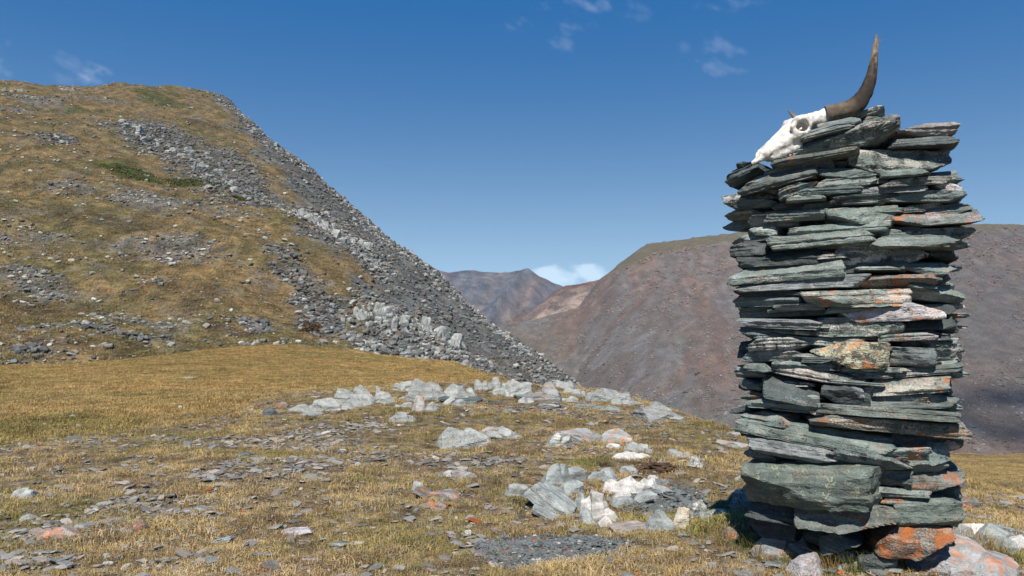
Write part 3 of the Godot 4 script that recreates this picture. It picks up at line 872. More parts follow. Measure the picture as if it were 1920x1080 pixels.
func hill_planes(x: float, d: float) -> Array:
	return [-30.0 - 0.167 * x + 0.363 * d, -16.8 - 0.65 * x + 0.129 * d]

func hill_base(x: float, d: float) -> float:
	var f := -30.0 - 0.167 * x + 0.363 * d
	var r := -16.8 - 0.65 * x + 0.129 * d
	var b := 29.6 - 1.1 * x - 0.217 * d
	var t := smin(75.4 + 0.035 * d + 0.03 * x + 0.34 * (x + 118.0), 75.4 + 0.035 * d + 0.01 * x, 3.0)
	return smin(smin(smin(f, r, 5.0), b, 3.0), t, 6.0)

func hill_h(x: float, d: float) -> float:
	var h := hill_base(x, d)
	h += n_big.get_noise_2d(x * 1.3, d * 1.3) * 2.6
	h += n_mid.get_noise_2d(x * 0.9, d * 0.9) * 0.6
	h += n_mid.get_noise_2d(x * 4.0 + 50.0, d * 4.0) * 0.28
	return h

func patch_mask(list: Array, x: float, d: float, kind: int, wobble: float, slanted: bool) -> float:
	var m := 0.0
	for p in list:
		if int(p[4]) != kind:
			continue
		var cx: float = p[0]
		if slanted:
			cx += p[6] * (d - p[1])
		var u: float = (x - cx) / p[2]
		var v: float = (d - p[1]) / p[3]
		var e := u * u + v * v
		if e < 2.6:
			m = maxf(m, clampf(1.35 - e + wobble, 0.0, 1.0) * p[5])
	return m

# ------------------------------------------------------------------ textures and materials
func noise_bytes(size: int, freq: float, sd: int, octaves: int, stretch := 1, ridged := false) -> PackedByteArray:
	var n := FastNoiseLite.new()
	n.seed = sd
	n.frequency = freq
	n.fractal_octaves = octaves
	n.fractal_gain = 0.6
	n.noise_type = FastNoiseLite.TYPE_SIMPLEX_SMOOTH
	if ridged:
		n.fractal_type = FastNoiseLite.FRACTAL_RIDGED
	var img: Image
	if stretch > 1:
		img = n.get_seamless_image(size / stretch, size)
		img.resize(size, size, Image.INTERPOLATE_CUBIC)
	else:
		img = n.get_seamless_image(size, size)
	img.convert(Image.FORMAT_L8)
	return img.get_data()

func to_tex(size: int, bytes: PackedByteArray, format := Image.FORMAT_RGB8) -> ImageTexture:
	var img := Image.create_from_data(size, size, false, format, bytes)
	img.generate_mipmaps()
	return ImageTexture.create_from_image(img)

# layers: [base linear colour, spread, [colour, noise bytes index, threshold, softness], ...]
func rock_tex(size: int, base: Color, streak_col: Color, streak_amt: float, layers: Array, N: Array) -> ImageTexture:
	var out := PackedByteArray()
	out.resize(size * size * 3)
	var lut := PackedByteArray()
	lut.resize(1024)
	for i in 1024:
		var c := Color(i / 1023.0, 0, 0).linear_to_srgb().r
		lut[i] = int(clampf(c * 255.0, 0, 255))
	var streak: PackedByteArray = N[0]
	var cloud: PackedByteArray = N[1]
	var grain: PackedByteArray = N[2]
	for i in size * size:
		var s := (streak[i] - 128) / 128.0
		var k := (1.0 + (cloud[i] - 128) / 128.0 * 0.45) * (1.0 + (grain[i] - 128) / 128.0 * 0.45) * (1.0 + s * 0.3)
		var c := base.lerp(streak_col, clampf((s - 0.15) * 2.5, 0.0, 1.0) * streak_amt)
		var r := c.r * k
		var g := c.g * k
		var b := c.b * k
		for L in layers:
			var nb: PackedByteArray = N[L[1]]
			var t := clampf(((nb[i] + (grain[i] - 128) * 0.45) / 255.0 - L[2]) / L[3], 0.0, 1.0)
			if t > 0.0:
				var lc: Color = L[0]
				var kk := 0.75 + grain[i] / 255.0 * 0.5
				r = lerpf(r, lc.r * kk, t)
				g = lerpf(g, lc.g * kk, t)
				b = lerpf(b, lc.b * kk, t)
		out[i * 3] = lut[clampi(int(r * 1023.0), 0, 1023)]
		out[i * 3 + 1] = lut[clampi(int(g * 1023.0), 0, 1023)]
		out[i * 3 + 2] = lut[clampi(int(b * 1023.0), 0, 1023)]
	return to_tex(size, out)

func make_textures() -> void:
	var S := 512
	var N := [noise_bytes(S, 0.02, 1, 5, 6), noise_bytes(S, 0.008, 2, 4), noise_bytes(S, 0.09, 3, 4), noise_bytes(S, 0.010, 4, 5), noise_bytes(S, 0.014, 5, 5), noise_bytes(S, 0.008, 6, 4, 3), noise_bytes(S, 0.012, 8, 3, 1, true)]
	var slate := Color(0.150, 0.188, 0.184)
	var dark := Color(0.070, 0.088, 0.092)
	var orange := Color(0.46, 0.15, 0.04)
	var white := Color(0.56, 0.54, 0.52)
	var cream := Color(0.44, 0.45, 0.33)
	var mauve := Color(0.33, 0.31, 0.335)
	var tan := Color(0.34, 0.23, 0.17)
	var black := Color(0.025, 0.026, 0.027)
	tex.s = rock_tex(S, slate, Color(0.215, 0.25, 0.25), 0.6, [[Color(0.30, 0.32, 0.305), 5, 0.74, 0.08], [tan, 3, 0.80, 0.05], [black, 4, 0.82, 0.05]], N)
	tex.d = rock_tex(S, dark, Color(0.12, 0.145, 0.15), 0.6, [[Color(0.2, 0.22, 0.22), 5, 0.78, 0.06]], N)
	tex.o = rock_tex(S, slate, Color(0.23, 0.27, 0.26), 0.6, [[mauve, 5, 0.62, 0.08], [black, 4, 0.70, 0.06], [orange, 3, 0.70, 0.03]], N)
	tex.e = rock_tex(S, slate, Color(0.25, 0.29, 0.28), 0.7, [[Color(0.42, 0.39, 0.35), 5, 0.55, 0.08], [black, 4, 0.74, 0.05], [orange, 3, 0.75, 0.03]], N)
	tex.c = rock_tex(S, slate, Color(0.22, 0.26, 0.25), 0.7, [[Color(0.45, 0.43, 0.42), 5, 0.56, 0.06], [black, 4, 0.66, 0.06]], N)
	tex.m = rock_tex(S, Color(0.30, 0.30, 0.32), mauve, 0.6, [[Color(0.48, 0.47, 0.48), 5, 0.56, 0.08], [black, 4, 0.74, 0.05], [orange, 3, 0.77, 0.03]], N)
	tex.w = rock_tex(S, slate, Color(0.3, 0.33, 0.32), 0.8, [[white, 5, 0.50, 0.06], [black, 4, 0.68, 0.05]], N)
	tex.l = rock_tex(S, dark, slate, 0.6, [[cream, 4, 0.42, 0.04], [orange, 3, 0.70, 0.03]], N)
	tex.l2 = rock_tex(S, slate, Color(0.22, 0.25, 0.24), 0.8, [[cream, 4, 0.73, 0.03], [tan, 5, 0.76, 0.05]], N)
	tex.v = rock_tex(S, slate, Color(0.2, 0.25, 0.24), 0.6, [[Color(0.42, 0.31, 0.25), 6, 0.80, 0.06], [orange, 3, 0.76, 0.03]], N)
	tex.O = rock_tex(S, Color(0.14, 0.13, 0.12), mauve, 0.6, [[Color(0.4, 0.4, 0.37), 5, 0.62, 0.05], [orange, 3, 0.585, 0.03]], N)
	tex.O2 = rock_tex(S, Color(0.11, 0.12, 0.115), Color(0.2, 0.2, 0.19), 0.6, [[mauve, 5, 0.64, 0.05], [orange, 3, 0.64, 0.05]], N)
	tex.b = rock_tex(S, Color(0.27, 0.295, 0.295), Color(0.36, 0.38, 0.37), 0.5, [[Color(0.22, 0.245, 0.25), 5, 0.66, 0.10], [Color(0.12, 0.13, 0.13), 4, 0.76, 0.06], [Color(0.42, 0.38, 0.30), 3, 0.74, 0.08]], N)
	tex.bo = rock_tex(S, Color(0.265, 0.285, 0.29), Color(0.35, 0.365, 0.365), 0.5, [[Color(0.2, 0.22, 0.23), 5, 0.7, 0.10], [orange, 3, 0.72, 0.04]], N)
	tex.bo2 = rock_tex(S, Color(0.22, 0.24, 0.26), mauve, 0.5, [[Color(0.13, 0.15, 0.16), 5, 0.7, 0.10], [orange, 3, 0.68, 0.04]], N)
	tex.bo3 = rock_tex(S, Color(0.25, 0.27, 0.285), mauve, 0.5, [[Color(0.15, 0.17, 0.18), 5, 0.7, 0.10], [orange, 3, 0.69, 0.03]], N)
	tex.q = rock_tex(S, Color(0.45, 0.455, 0.455), Color(0.58, 0.58, 0.575), 0.5, [[Color(0.36, 0.39, 0.39), 5, 0.70, 0.10], [Color(0.3, 0.2, 0.13), 3, 0.80, 0.06]], N)
	tex.g = rock_tex(S, Color(0.23, 0.265, 0.275), Color(0.3, 0.33, 0.335), 0.6, [[Color(0.14, 0.165, 0.17), 5, 0.68, 0.08], [Color(0.36, 0.36, 0.35), 3, 0.74, 0.06]], N)
	tex.t = rock_tex(S, Color(0.24, 0.215, 0.195), Color(0.31, 0.29, 0.27), 0.6, [[Color(0.17, 0.18, 0.18), 5, 0.66, 0.08]], N)
	tex.y = rock_tex(S, Color(0.48, 0.46, 0.40), Color(0.55, 0.54, 0.5), 0.5, [[Color(0.40, 0.33, 0.20), 5, 0.6, 0.1], [orange, 3, 0.76, 0.04]], N)
	# neutral grain to multiply over vertex colours
	var soft := PackedByteArray()
	soft.resize(S * S * 3)
	for i in S * S:
		var k: float = 0.80 + (N[1][i] - 128) / 128.0 * 0.16 + (N[2][i] - 128) / 128.0 * 0.30
		var v := int(clampf(k * 255.0, 0, 255))
		soft[i * 3] = v
		soft[i * 3 + 1] = v
		soft[i * 3 + 2] = v
	tex.grain = to_tex(S, soft)
	var mott := PackedByteArray()
	mott.resize(S * S * 3)
	for i in S * S:
		var k: float = 0.72 + (N[3][i] - 128) / 128.0 * 0.38 + (N[2][i] - 128) / 128.0 * 0.34
		var hue: float = (N[4][i] - 128) / 128.0 * 0.10
		mott[i * 3] = int(clampf(k * (1.0 + hue) * 255.0, 0, 255))
		mott[i * 3 + 1] = int(clampf(k * 255.0, 0, 255))
		mott[i * 3 + 2] = int(clampf(k * (1.0 - hue) * 255.0, 0, 255))
	tex.mottle = to_tex(S, mott)
	var rough := PackedByteArray()
	rough.resize(S * S)
	for i in S * S:
		rough[i] = clampi(int(N[0][i] * 0.55 + N[2][i] * 0.45), 0, 255)
	tex.relief = to_tex(S, rough, Image.FORMAT_L8)
	tex.bumps = to_tex(S, N[2], Image.FORMAT_L8)

func mat(t: Texture2D, scale: float, relief: Texture2D, depth_cm: float, rough := 0.9, world := false, vcol := true) -> StandardMaterial3D:
	var m := StandardMaterial3D.new()
	if t:
		m.albedo_texture = t
	m.roughness = rough
	m.metallic_specular = 0.35
	m.uv1_triplanar = true
	m.uv1_world_triplanar = world
	m.uv1_scale = Vector3.ONE * scale
	m.vertex_color_use_as_albedo = vcol
	if relief:
		m.heightmap_enabled = true
		m.heightmap_texture = relief
		m.heightmap_scale = depth_cm
	m.cull_mode = BaseMaterial3D.CULL_DISABLED
	return m

func make_materials() -> void:
	for k in ["s", "d", "o", "e", "c", "m", "w", "l", "l2", "v", "O", "O2", "b", "bo", "bo2", "bo3", "q", "g", "t", "y"]:
		M[k] = mat(tex[k], 1.6, tex.relief, 0.8, 0.82)
	for k in ["b", "bo", "g", "q", "y", "t"]:
		M[k + "_big"] = mat(tex[k], 1.0, tex.relief, 3.5, 0.88)
	M.ground = mat(tex.mottle, 0.9, tex.bumps, 1.5, 1.0, true)
	M.hill = mat(tex.mottle, 0.06, tex.bumps, 8.0, 1.0, true)
	M.mountain = mat(tex.grain, 0.012, tex.bumps, 22.0, 1.0, true)
	M.far = mat(tex.mottle, 0.003, tex.bumps, 160.0, 1.0, true)
	M.chip = mat(tex.grain, 2.5, null, 0.0, 0.85)
	M.scree = mat(tex.grain, 0.9, null, 0.0, 0.9)
	M.outcrop = mat(tex.b, 0.13, tex.relief, 12.0, 0.92)
	M.outcrop_brown = mat(tex.t, 0.13, tex.relief, 12.0, 0.92)
	M.outcrop_dark = mat(tex.g, 0.13, tex.relief, 12.0, 0.92)
	M.root = plain(lin(0.16, 0.105, 0.07), 0.9)
	var gm := StandardMaterial3D.new()
	gm.roughness = 0.75
	gm.metallic_specular = 0.25
	gm.vertex_color_use_as_albedo = true
	gm.cull_mode = BaseMaterial3D.CULL_DISABLED
	gm.backlight_enabled = true
	gm.backlight = Color(0.35, 0.35, 0.35)
	M.grass = gm
	for q in [["grass_green", lin(0.125, 0.135, 0.035)], ["grass_dry", lin(0.27, 0.19, 0.075)]]:
		var g2m: StandardMaterial3D = gm.duplicate()
		g2m.albedo_color = q[1]
		M[q[0]] = g2m

# ------------------------------------------------------------------ meshes
func flat_mesh(tris: PackedVector3Array, cols: PackedColorArray) -> ArrayMesh:
	var nrm := PackedVector3Array()
	nrm.resize(tris.size())
	for i in range(0, tris.size(), 3):
		var n := (tris[i + 2] - tris[i]).cross(tris[i + 1] - tris[i]).normalized()
		nrm[i] = n
		nrm[i + 1] = n
		nrm[i + 2] = n
	var a := []
	a.resize(Mesh.ARRAY_MAX)
	a[Mesh.ARRAY_VERTEX] = tris
	a[Mesh.ARRAY_NORMAL] = nrm
	if cols.size() == tris.size():
		a[Mesh.ARRAY_COLOR] = cols
	var m := ArrayMesh.new()
	m.add_surface_from_arrays(Mesh.PRIMITIVE_TRIANGLES, a)
	return m

# A broken stone: a box cut by planes, with split layers along its bedding. style: 0 rubble, 1 cairn slab (its +z end shows), 2 peaked rock.
func stone(sd: int, size: Vector3, n: int, cuts: int, tint: Color, layered: float, rough: float, shift := Vector3.ZERO, style := 0) -> ArrayMesh:
	var r := RandomNumberGenerator.new()
	r.seed = sd
	var nn := FastNoiseLite.new()
	nn.seed = sd
	nn.frequency = 1.0
	nn.fractal_octaves = 3
	var pn: Array[Vector3] = []
	var pd := PackedFloat32Array()
	var half := size * 0.5
	if style == 2:
		pn.append(Vector3.DOWN)
		pd.append(1.0)
		pn.append(Vector3(r.randf_range(-0.8, 0.8), 1, r.randf_range(-0.5, 0.8)).normalized())
		pd.append(r.randf_range(0.72, 1.0))
		var sides := r.randi_range(4, 6)
		var a0 := r.randf() * TAU
		for k in sides:
			var a := a0 + TAU * (k + r.randf_range(-0.3, 0.3)) / sides
			pn.append(Vector3(cos(a), r.randf_range(0.0, 1.1), sin(a)).normalized())
			pd.append(r.randf_range(0.55, 0.9))
		for k in cuts:
			var a := r.randf() * TAU
			pn.append(Vector3(cos(a), r.randf_range(-0.2, 1.6), sin(a)).normalized())
			pd.append(r.randf_range(0.62, 0.9))
	else:
		for ax in [Vector3.RIGHT, Vector3.LEFT, Vector3.UP, Vector3.DOWN, Vector3.FORWARD, Vector3.BACK]:
			var tl := 0.10 if style == 1 else 0.16
			var tilt := Vector3(r.randf_range(-tl, tl), r.randf_range(-tl, tl), r.randf_range(-tl, tl))
			pn.append((ax + tilt).normalized())
			pd.append(r.randf_range(0.92, 1.0))
		for k in cuts:
			var v := Vector3(r.randf_range(-1, 1), r.randf_range(-0.9, 0.9), r.randf_range(-1, 1)).normalized()
			var c := 0.0
			if style == 1:
				# fractures in real proportions: wedge-shaped ends and bevels along the shown end
				if k < 4:
					if r.randf() < 0.25 + (0.3 if size.y > 0.085 else 0.0):
						continue
					v = Vector3(1.0 if k % 2 == 0 else -1.0, r.randf_range(0.9, 3.6) * (1.0 if k < 2 else -1.0), r.randf_range(-0.2, 0.5)).normalized()
					c = r.randf_range(0.2, 0.8) * size.y
				elif k % 2 == 0:
					v = Vector3(r.randf_range(-0.5, 0.5), r.randf_range(0.3, 1.6) * (1.0 if r.randf() < 0.65 else -1.0), 1.0).normalized()
					c = r.randf_range(0.25, 0.85) * size.y
				else:
					v = Vector3(r.randf_range(-1.0, 1.0), r.randf_range(-0.4, 0.4), 1.0).normalized()
					c = r.randf_range(0.02, 0.16) * minf(size.x, size.z)
				var sup := absf(v.x) * half.x + absf(v.y) * half.y + absf(v.z) * half.z
				var q := v * half
				pn.append(q.normalized())
				pd.append(maxf(sup - c, sup * 0.45) / q.length())
			else:
				var sup := absf(v.x) + absf(v.y) + absf(v.z)
				pn.append(v)
				pd.append(sup * r.randf_range(0.58, 0.86))
	var lays := PackedFloat32Array()
	for k in 24:
		lays.append(r.randf_range(-1, 1))
	var grid := {}
	var tris := PackedVector3Array()
	var cols := PackedColorArray()
	var mind := minf(size.x, minf(size.y, size.z))
	var faces := [[Vector3.RIGHT, Vector3.UP, Vector3.FORWARD], [Vector3.LEFT, Vector3.UP, Vector3.BACK], [Vector3.UP, Vector3.FORWARD, Vector3.RIGHT], [Vector3.DOWN, Vector3.FORWARD, Vector3.LEFT], [Vector3.BACK, Vector3.UP, Vector3.RIGHT], [Vector3.FORWARD, Vector3.UP, Vector3.LEFT]]
	var np := pn.size()
	for f in faces:
		var pts := PackedVector3Array()
		pts.resize((n + 1) * (n + 1))
		for j in n + 1:
			for i in n + 1:
				var a := -1.0 + 2.0 * i / n
				var b := -1.0 + 2.0 * j / n
				var u: Vector3 = f[0] + f[1] * b + f[2] * a
				var t := 1.0
				for k in np:
					var dt := pn[k].dot(u)
					if dt > 0.02:
						t = minf(t, pd[k] / dt)
				var q := u * t
				if layered > 0.0:
					var fy := (q.y + 1.0) * 0.5 * (5.0 + layered * 4.0)
					var li := clampi(int(fy), 0, 22)
					var fr := fy - li
					var lv := lerpf(lays[li], lays[li + 1], smoothstep(0.35, 0.65, fr))
					var s := 1.0 + lv * 0.075 * layered
					q.x *= s
					q.z *= s
				var p := q * half
				var nv := p / maxf(mind, 0.04) * 1.9 + Vector3(sd % 97, 0, 0)
				var amp := rough * mind
				p += Vector3(nn.get_noise_3dv(nv), nn.get_noise_3dv(nv + Vector3(31, 0, 7)) * 0.6, nn.get_noise_3dv(nv + Vector3(0, 17, 61))) * amp
				pts[j * (n + 1) + i] = p + shift
		for j in n:
			for i in n:
				var a0 := pts[j * (n + 1) + i]
				var a1 := pts[j * (n + 1) + i + 1]
				var b0 := pts[(j + 1) * (n + 1) + i]
				var b1 := pts[(j + 1) * (n + 1) + i + 1]
				var quad := [a0, b0, a1, a1, b0, b1] if (i + j) % 2 == 0 else [a0, b0, b1, a0, b1, a1]
				# wind clockwise seen from outside
				var nrm: Vector3 = (quad[2] - quad[0]).cross(quad[1] - quad[0])
				var c := (a0 + b1) * 0.5 - shift
				if nrm.dot(c) < 0.0 and nrm.dot(f[0]) < 0.0:
					quad = [quad[0], quad[2], quad[1], quad[3], quad[5], quad[4]]
				for v in quad:
					tris.append(v)
					cols.append(tint)
	return flat_mesh(tris, cols)

# A jagged rock: a few tilted shards grown together into one body.
func jagged(sd: int, size: Vector3, n: int, tint: Color, shards: int) -> ArrayMesh:
	var r := RandomNumberGenerator.new()
	r.seed = sd
	var st := SurfaceTool.new()
	st.begin(Mesh.PRIMITIVE_TRIANGLES)
	for k in shards:
		var t := 0.5 if shards == 1 else float(k) / (shards - 1)
		var w := size.x * (1.0 if shards == 1 else r.randf_range(0.50, 0.72))
		var tall := size.y * (1.0 if k == r.randi() % shards or shards == 1 else r.randf_range(0.55, 0.9))
		var m := stone(sd * 7 + k, Vector3(w, tall, size.z * r.randf_range(0.75, 1.0)), n, r.randi_range(1, 3), tint * r.randf_range(0.78, 1.12), 0.35, 0.045, Vector3.ZERO, 2)
		var b := Basis.from_euler(Vector3(r.randf_range(-0.12, 0.12), r.randf_range(-0.6, 0.6), r.randf_range(-0.40, 0.40)))
		st.append_from(m, 0, Transform3D(b, Vector3(lerpf(-0.5, 0.5, t) * (size.x - w) if shards > 1 else 0.0, (tall - size.y) * 0.5, r.randf_range(-0.12, 0.12) * size.z)))
	return st.commit()

func grid_mesh(xs: PackedFloat32Array, ds: PackedFloat32Array, height: Callable, colour: Callable) -> ArrayMesh:
	var nx := xs.size()
	var nd := ds.size()
	var v := PackedVector3Array()
	var nm := PackedVector3Array()
	var co := PackedColorArray()
	v.resize(nx * nd)
	nm.resize(nx * nd)
	co.resize(nx * nd)
	for j in nd:
		for i in nx:
			v[j * nx + i] = Vector3(xs[i], height.call(xs[i], ds[j]), -ds[j])
	for j in nd:
		for i in nx:
			var k := j * nx + i
			var px := v[k + 1 if i < nx - 1 else k] - v[k - 1 if i > 0 else k]
			var pz := v[k + nx if j < nd - 1 else k] - v[k - nx if j > 0 else k]
			var n := px.cross(pz).normalized()
			nm[k] = n if n.y > 0.0 else -n
			co[k] = colour.call(v[k].x, -v[k].z, v[k].y, nm[k])
	var ix := PackedInt32Array()
	ix.resize((nx - 1) * (nd - 1) * 6)
	var w := 0
	for j in nd - 1:
		for i in nx - 1:
			var k := j * nx + i
			for q in [k, k + nx, k + 1, k + 1, k + nx, k + nx + 1]:
				ix[w] = q
				w += 1
	var a := []
	a.resize(Mesh.ARRAY_MAX)
	a[Mesh.ARRAY_VERTEX] = v
	a[Mesh.ARRAY_NORMAL] = nm
	a[Mesh.ARRAY_COLOR] = co
	a[Mesh.ARRAY_INDEX] = ix
	var m := ArrayMesh.new()
	m.add_surface_from_arrays(Mesh.PRIMITIVE_TRIANGLES, a)
	return m

func steps(from: float, to: float, centre: float, least: float, growth: float) -> PackedFloat32Array:
	var up := PackedFloat32Array()
	var p := centre
	while p < to:
		up.append(p)
		p += maxf(least, absf(p - centre) * growth)
	up.append(to)
	var down := PackedFloat32Array()
	p = centre
	while p > from:
		p -= maxf(least, absf(p - centre) * growth)
		down.append(maxf(p, from))
	down.reverse()
	down.append_array(up)
	return down

func even(from: float, to: float, by: float) -> PackedFloat32Array:
	var a := PackedFloat32Array()
	var n := int(ceil((to - from) / by))
	for i in n + 1:
		a.append(lerpf(from, to, float(i) / n))
	return a

# ------------------------------------------------------------------ ground
func chips_at(x: float, d: float) -> float:
	var w := n_mid.get_noise_2d(x * 4.0 + 9.0, d * 4.0) * 0.8
	return maxf(patch_mask(GROUND_PATCHES, x, d, 1, w, false), clampf(n_mid.get_noise_2d(x * 3.0 + 70.0, d * 3.0) * 2.2 - 0.5, 0.0, 0.6) * clampf(1.6 - d / 14.0, 0.0, 1.0))

func gravel_at(x: float, d: float) -> float:
	return patch_mask(GROUND_PATCHES, x, d, 0, n_mid.get_noise_2d(x * 6.0, d * 6.0) * 0.7, false)

func meadow_at(x: float, d: float) -> float:
	# the meadow of taller golden grass lies beyond a line that runs from near the photographer's left up to the rock row
	return smoothstep(-0.6, 1.2, d - (13.6 + (x + 4.0) * 1.55) + n_mid.get_noise_2d(x * 1.5, d * 1.5) * 2.0) * (1.0 - smoothstep(0.0, 3.0, x + 2.5 - maxf(0.0, 16.0 - d)))

func ground_colour(x: float, d: float, _y: float, _n: Vector3) -> Color:
	var a := n_mid.get_noise_2d(x * 2.0, d * 2.0)
	var b := n_fine.get_noise_2d(x * 3.0, d * 3.0)
	var c := Color(0.235, 0.178, 0.105).lerp(Color(0.26, 0.208, 0.118), clampf(0.5 + a, 0, 1)).lerp(Color(0.12, 0.095, 0.068), clampf(b * 1.6, 0, 0.85)).lerp(Color(0.25, 0.225, 0.19), clampf(-b * 1.6 - 0.1, 0, 0.7))
	var md := meadow_at(x, d)
	if md > 0.0:
		var gcol := Color(0.36, 0.24, 0.085).lerp(Color(0.29, 0.225, 0.075), clampf(0.5 + n_mid.get_noise_2d(x * 0.8, d * 1.6) * 1.4, 0, 1))
		c = c.lerp(gcol, md)
	if x > 5.0:
		var s := n_mid.get_noise_2d(x * 0.35 + d * 0.1, d * 1.1)
		c = c.lerp(Color(0.30, 0.225, 0.10).lerp(Color(0.20, 0.165, 0.10), clampf(0.45 + s * 1.5, 0, 1)), smoothstep(5.0, 8.0, x))
	if d < 40.0:
		var g := gravel_at(x, d)
		c = c.lerp(Color(0.105, 0.125, 0.135), clampf(g * 1.5, 0, 1))
		var ch := chips_at(x, d)
		c = c.lerp(Color(0.21, 0.19, 0.16), clampf(ch * 0.7, 0, 0.7))
		var s := patch_mask(GROUND_PATCHES, x, d, 2, a, false)
		c = c.lerp(Color(0.095, 0.068, 0.048), s)
		var gr := patch_mask(GROUND_PATCHES, x, d, 3, a, false)
		c = c.lerp(Color(0.085, 0.095, 0.028), gr * 0.8)
	return c

func build_ground() -> void:
	var xs := steps(-90.0, 70.0, 0.0, 0.055, 0.0125)
	var ds := steps(-12.0, 95.0, 4.5, 0.055, 0.0125)
	structure("ground", grid_mesh(xs, ds, ground_h, ground_colour), M.ground, "grassy knoll and golden meadow on the saddle")

# ------------------------------------------------------------------ hill
func scree_at(x: float, d: float) -> float:
	var p := hill_planes(x, d)
	var w := n_big.get_noise_2d(x * 2.0, d * 2.0) * 3.0 + n_mid.get_noise_2d(x, d) * 3.0
	return smoothstep(-1.5, 1.5, p[0] - p[1] + w)

func hill_colour(x: float, d: float, y: float, n: Vector3) -> Color:
	var a := n_big.get_noise_2d(x * 2.0, d * 2.0)
	var b := n_mid.get_noise_2d(x * 1.5, d * 1.5)
	var f := n_mid.get_noise_2d(x * 6.0, d * 6.0)
	var gold := Color(0.238, 0.176, 0.088)
	var olive := Color(0.172, 0.150, 0.066)
	var c := gold.lerp(olive, clampf(0.5 + a * 1.0 + b * 0.9, 0, 1))
	c = c.lerp(Color(0.135, 0.105, 0.07), clampf(f * 1.5 + b * 0.5, 0, 0.8))
	c = c.lerp(Color(0.19, 0.18, 0.165), clampf(n_mid.get_noise_2d(x * 1.1 + 40.0, d * 1.1) * 2.0 - 0.35 + f * 0.6, 0, 0.8))
	var w := b * 0.9 + f * 0.5
	c = c.lerp(Color(0.32, 0.22, 0.10), patch_mask(HILL_PATCHES, x, d, 4, w, true) * 0.7)
	c = c.lerp(Color(0.165, 0.165, 0.165), patch_mask(HILL_PATCHES, x, d, 3, w, true) * 0.85)
	c = c.lerp(Color(0.085, 0.06, 0.042), patch_mask(HILL_PATCHES, x, d, 2, w, true) * 0.8)
	c = c.lerp(Color(0.065, 0.085, 0.02), patch_mask(HILL_PATCHES, x, d, 1, w, true) * 0.9)
	var s := scree_at(x, d)
	var rub := maxf(patch_mask(HILL_PATCHES, x, d, 0, w, true), patch_mask(HILL_PATCHES, x, d, 5, w, true))
	c = c.lerp(Color(0.13, 0.13, 0.115), clampf(rub * 0.9, 0, 1))
	if s > 0.0:
		# fall-line streaks of fine and coarse debris
		var st := n_mid.get_noise_2d((x * 0.2 + d) * 1.6, (x - d * 0.2) * 0.22)
		var sc := Color(0.135, 0.148, 0.152).lerp(Color(0.20, 0.21, 0.205), clampf(0.3 + st * 1.5, 0, 1)).lerp(Color(0.15, 0.115, 0.085), clampf(n_mid.get_noise_2d(x * 0.8 + 90.0, d * 0.8) * 1.8 - 0.2, 0, 0.6))
		sc = sc.lerp(Color(0.11, 0.10, 0.03), clampf(n_mid.get_noise_2d(x * 2.0 + 15.0, d * 2.0) * 3.0 - 1.1, 0, 0.8))
		c = c.lerp(sc, s)
	return c

func build_hill() -> void:
	structure("hill", grid_mesh(even(-230.0, 48.0, 0.75), even(52.0, 330.0, 0.75), hill_h, hill_colour), M.hill, "steep grassy hill with a grey scree flank above the meadow")

# ------------------------------------------------------------------ far slopes
func along(poly: Array, x: float) -> float:
	if x <= poly[0][0]:
		return poly[0][1]
	for i in poly.size() - 1:
		if x <= poly[i + 1][0]:
			return lerpf(poly[i][1], poly[i + 1][1], (x - poly[i][0]) / (poly[i + 1][0] - poly[i][0]))
	return poly[-1][1]

const RIDGE1 := [[-300.0, -60.0], [-80.0, -2.0], [-7.0, 9.0], [18.0, 13.0], [47.0, 20.0], [86.0, 31.0], [108.0, 53.0], [123.0, 69.0], [148.0, 82.0], [179.0, 97.0], [207.0, 104.0], [258.0, 111.0], [328.0, 119.0], [500.0, 126.0], [650.0, 131.0], [700.0, 132.0], [750.0, 130.0], [1100.0, 100.0]]

func slope1(x: float, d: float) -> float:
	var back := 1000.0 - d
	var xr := x + maxf(back, 0.0) * 0.12
	var top := along(RIDGE1, xr)
	var h := top
	if back > 0.0:
		var steep := 0.52 if xr > 120.0 else lerpf(0.30, 0.52, clampf((xr + 20.0) / 140.0, 0.0, 1.0))
		h -= steep * 560.0 * (1.0 - exp(-back / 560.0)) + 0.06 * back
	else:
		h += minf(-back, 160.0) * 0.16 * clampf((xr - 120.0) / 80.0, -2.0, 1.0) - maxf(-back - 160.0, 0.0) * 0.4
	var u := x - d * 0.28 + n_big.get_noise_2d(x * 0.25, d * 0.25) * 70.0
	var rib := n_ridge.get_noise_2d(u * 0.9, d * 0.10)
	h += rib * 3.6 * clampf(back / 120.0, 0.15, 1.0)
	h += n_big.get_noise_2d(x * 0.3, d * 0.3) * 5.0 * clampf(back / 150.0, 0.1, 1.0)
	h += n_mid.get_noise_2d(u * 0.4, d * 0.10) * 1.6 + maxf(0.0, n_mid.get_noise_2d(u * 0.8, d * 0.35)) * 3.5 * smoothstep(0.0, 80.0, h)
	return h

